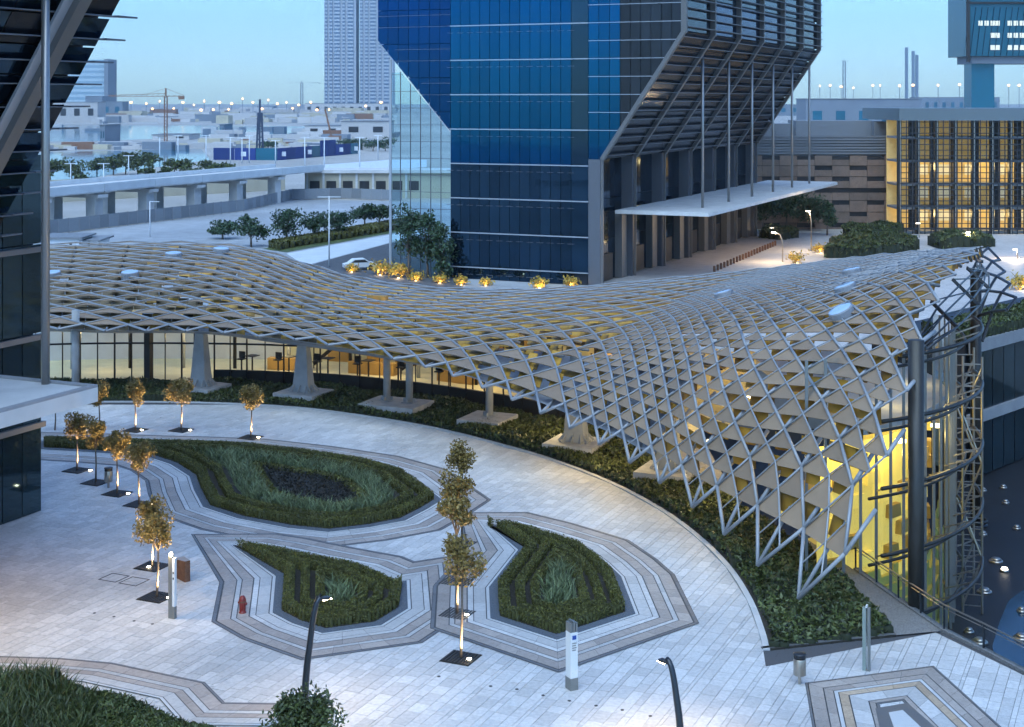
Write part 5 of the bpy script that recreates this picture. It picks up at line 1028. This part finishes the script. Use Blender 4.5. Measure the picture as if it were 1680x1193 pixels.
for k in range(8): mb.beam(g + Vector((-1.5, 0, k * zr_ * .09 + 1)), g + Vector((1.1, 0, k * zr_ * .09 + 3)), .3, .3)
mb.build('mast', M['rig'], t); MB().box(g.x - 3.6, g.x + 3.6, g.y - 2, g.y + 2, .6, 3.6).build('carriage', M['rig'], t); MB().box(g.x - 4, g.x + 4, g.y - 2.4, g.y + 2.4, -.06, .7).build('track', M['black'], t)
g = G(545, 232); t = thing('mobile_crane', g, 'small red mobile crane with slanted boom beyond the hoarding', 'crane', 'cranes'); MB().beam(g + zv(1), g + Vector((-4, 0, 18)), .9, .9).build('boom', M['rust'], t); MB().box(g.x - 2, g.x + 5, g.y - 2, g.y + 2, -.06, 3.2).build('carriage', M['rust'], t)
# parked car half seen over the canopy
g = G(590, 442); t = thing('parked_car', g, 'white parked car roof showing above the canopy edge', 'car'); ax = Vector((.95, .3, 0)).normalized(); ay = Vector((-ax.y, ax.x, 0)); prof = [(-2.2, .35), (-2.25, .8), (-1.6, .95), (-.9, 1.45), (.6, 1.5), (1.35, 1.0), (2.15, .85), (2.25, .4)]
vs = [g + ax * x - ay * .85 + zv(z) for x, z in prof] + [g + ax * x + ay * .85 + zv(z) for x, z in prof]; n = len(prof); MB().add(vs, [tuple(range(n)), tuple(range(2 * n - 1, n - 1, -1))] + [(i, i + n, i + n + 1, i + 1) for i in range(n - 1)] + [(n - 1, 2 * n - 1, n, 0)]).build('body', M['white'], t)
MB().add([g + ax * x - ay * .86 + zv(z) for x, z in ((-1.3, 1.02), (-.8, 1.36), (.5, 1.4), (1.1, 1.02))], [(0, 1, 2, 3)]).build('window', M['slit'], t)
for sx in (-1.35, 1.35):
    for sy in (-.8, .8): c = g + ax * sx + ay * sy + zv(.33); MB().tube([c - ay * .1, c + ay * .1], .33, 12).build('wheel', M['black'], t)
# site cabins by the left tower
for k, (x0, x1, y0, y1, Y) in enumerate(((66, 130, 392, 425, 200), (132, 160, 396, 420, 202))): t = thing('site_cabin', P(x0, y1, Y), 'white flat-roofed cabin left of the canopy, ' + ('the larger one' if k == 0 else 'the smaller one'), 'cabin', 'site cabins'); MB().box((x0 - CX) / F * Y, (x1 - CX) / F * Y, Y, Y + 6, -.06, H - (y0 - HY) / F * Y).build('body', M['white'], t); MB().box((x0 - 4 - CX) / F * Y, (x1 + 6 - CX) / F * Y, Y - .5, Y + 6.5, H - (y0 - HY) / F * Y + .01, H - (y0 - 3 - HY) / F * Y).build('roof', M['grey_roof'], t); MB().box((x1 - 16 - CX) / F * Y, (x1 - 12 - CX) / F * Y, Y - .05, Y + .1, 2, 3.6).build('window', M['slit'], t)
# ------------------------------------------------------------------ skyline
def apt(px0, px1, label, Y=2800.0):
    t = thing('apartment_tower', P((px0 + px1) / 2, 180, Y), label, 'tower', 'twin apartment towers'); x = lambda p: (p - CX) / F * Y; w = px1 - px0
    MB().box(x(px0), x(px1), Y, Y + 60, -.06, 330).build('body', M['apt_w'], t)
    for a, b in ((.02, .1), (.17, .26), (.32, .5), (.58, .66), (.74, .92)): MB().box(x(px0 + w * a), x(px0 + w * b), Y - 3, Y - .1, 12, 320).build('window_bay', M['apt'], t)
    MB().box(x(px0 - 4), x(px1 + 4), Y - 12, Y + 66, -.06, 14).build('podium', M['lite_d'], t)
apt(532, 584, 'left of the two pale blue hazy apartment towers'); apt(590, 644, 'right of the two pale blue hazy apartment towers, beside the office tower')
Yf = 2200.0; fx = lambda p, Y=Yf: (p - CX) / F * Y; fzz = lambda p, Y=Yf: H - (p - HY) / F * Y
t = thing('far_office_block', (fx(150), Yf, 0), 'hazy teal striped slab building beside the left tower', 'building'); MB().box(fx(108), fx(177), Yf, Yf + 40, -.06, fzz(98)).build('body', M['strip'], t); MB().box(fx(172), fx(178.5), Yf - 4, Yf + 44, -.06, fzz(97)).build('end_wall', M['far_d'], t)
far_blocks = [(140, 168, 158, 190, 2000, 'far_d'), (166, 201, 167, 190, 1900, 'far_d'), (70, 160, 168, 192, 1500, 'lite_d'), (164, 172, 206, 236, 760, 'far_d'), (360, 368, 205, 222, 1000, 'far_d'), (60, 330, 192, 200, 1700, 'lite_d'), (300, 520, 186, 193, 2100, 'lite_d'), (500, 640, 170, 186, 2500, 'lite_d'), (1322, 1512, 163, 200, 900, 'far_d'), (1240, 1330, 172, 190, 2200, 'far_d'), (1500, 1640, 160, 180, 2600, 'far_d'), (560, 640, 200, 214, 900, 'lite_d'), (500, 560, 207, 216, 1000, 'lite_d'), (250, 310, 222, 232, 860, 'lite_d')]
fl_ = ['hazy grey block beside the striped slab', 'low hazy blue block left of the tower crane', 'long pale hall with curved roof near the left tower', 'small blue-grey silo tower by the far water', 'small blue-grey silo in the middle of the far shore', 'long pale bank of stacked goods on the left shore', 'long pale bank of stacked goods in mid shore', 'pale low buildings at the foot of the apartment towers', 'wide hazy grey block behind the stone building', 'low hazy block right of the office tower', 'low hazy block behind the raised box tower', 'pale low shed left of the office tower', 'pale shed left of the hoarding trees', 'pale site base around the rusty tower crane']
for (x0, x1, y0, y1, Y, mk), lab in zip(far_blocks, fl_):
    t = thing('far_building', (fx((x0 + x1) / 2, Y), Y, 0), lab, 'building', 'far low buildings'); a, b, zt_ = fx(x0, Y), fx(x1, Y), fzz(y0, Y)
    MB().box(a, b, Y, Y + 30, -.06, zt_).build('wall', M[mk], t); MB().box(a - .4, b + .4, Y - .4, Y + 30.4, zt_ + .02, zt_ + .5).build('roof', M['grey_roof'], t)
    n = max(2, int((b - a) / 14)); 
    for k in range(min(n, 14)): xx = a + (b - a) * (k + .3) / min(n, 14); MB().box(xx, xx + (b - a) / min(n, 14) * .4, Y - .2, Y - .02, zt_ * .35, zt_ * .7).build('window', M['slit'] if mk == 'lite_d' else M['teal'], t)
for k, (px, pt) in enumerate(((1486, 78), (1497, 84), (1503, 90))): Y = 5200; o = MB(); o.box(fx(px, Y), fx(px + 4, Y), Y, Y + 12, -.06, fzz(pt, Y)); o = o.build('chimney', M['far_d']); tag(o, f'{ORD[k]} of three faint slim stacks on the right skyline', 'chimney', 'faint skyline stacks')
cl = MB()                                             # site clutter on the far shore: stacked goods, sheds, spoil
for k in range(420):
    px, py = random.uniform(66, 640), random.choice((random.uniform(184, 204), random.uniform(236, 246), random.uniform(214, 232) if k % 2 else random.uniform(184, 196)))
    if 215 < py < 240 and px < 330: continue
    g_ = G(px, py); s_ = random.uniform(.5, 1.0) * g_.y / 260; cl.ob(g_, (1, random.uniform(-.3, .3)), s_ * random.uniform(.8, 3.5), s_, -.06, s_ * random.uniform(.5, 1.5), m=3 if k % 19 == 0 else (0, 0, 1, 2)[k % 4])
cl.build('site_clutter', [M['lite_d'], M['wallp'], M['far_d'], M['rust']])['kind'] = 'stuff'
# flood-lit harbour masts along the horizon
lx = [(100, 186), (250, 184), (285, 180), (330, 186), (375, 184), (430, 182), (480, 186), (540, 186), (90, 178), (140, 172), (160, 170), (185, 172), (215, 170), (240, 172), (262, 168), (300, 170), (318, 174), (335, 168), (360, 170), (380, 172), (398, 164), (415, 170), (440, 166), (455, 172), (470, 170), (490, 174), (510, 170), (600, 176), (625, 170), (1252, 144), (1272, 146), (1345, 143), (1362, 142), (1380, 144), (1400, 146), (1432, 142), (1444, 142), (1476, 143), (1498, 142), (1539, 142), (1574, 141), (1592, 141), (1655, 142), (1672, 142), (75, 184), (128, 184), (350, 182), (520, 184)]
lx = sorted([q for q in lx if q[0] < 700]) + sorted([q for q in lx if q[0] > 700]); nl = len([q for q in lx if q[0] < 700])
for k, (px, py) in enumerate(lx):
    Y = 2000 + (k * 37 % 500); z = max(fzz(py, Y), 8); x = fx(px, Y); t = thing('floodlight_mast', (x, Y, 0), f'{ORD[k]} warm floodlight mast on the hazy left shore' if k < nl else f'{ORD[k - nl]} warm floodlight mast from the left on the right skyline', 'floodlight', 'floodlight masts on the horizon'); MB().beam((x, Y, -.06), (x, Y, z), .8, .8, up=(0, 1, 0)).build('mast', M['far_d'], t)
    MB().lathe((x, Y, z), [(q_ * (.5 + .5 * ((k * 7) % 5) / 4), w_) for q_, w_ in ((.6, 0), (2.2, .8), (2.6, 2), (1.4, 3.2), (.3, 3.6))], 8).build('lamp', M['mast_glow'], t, True)
# ------------------------------------------------------------------ the air
vol = bpy.data.materials.new('haze_air'); vol.use_nodes = True; nt = vol.node_tree; nt.nodes.remove(nt.nodes['Principled BSDF']); pv = nt.nodes.new('ShaderNodeVolumePrincipled'); pv.inputs['Color'].default_value = (.86, .93, 1, 1); pv.inputs['Density'].default_value = .00014; pv.inputs['Anisotropy'].default_value = .7; nt.links.new(pv.outputs[0], nt.nodes['Material Output'].inputs['Volume'])
MB().box(-5900, 5900, -150, 5600, -6.5, 345).build('haze', vol)['kind'] = 'stuff'
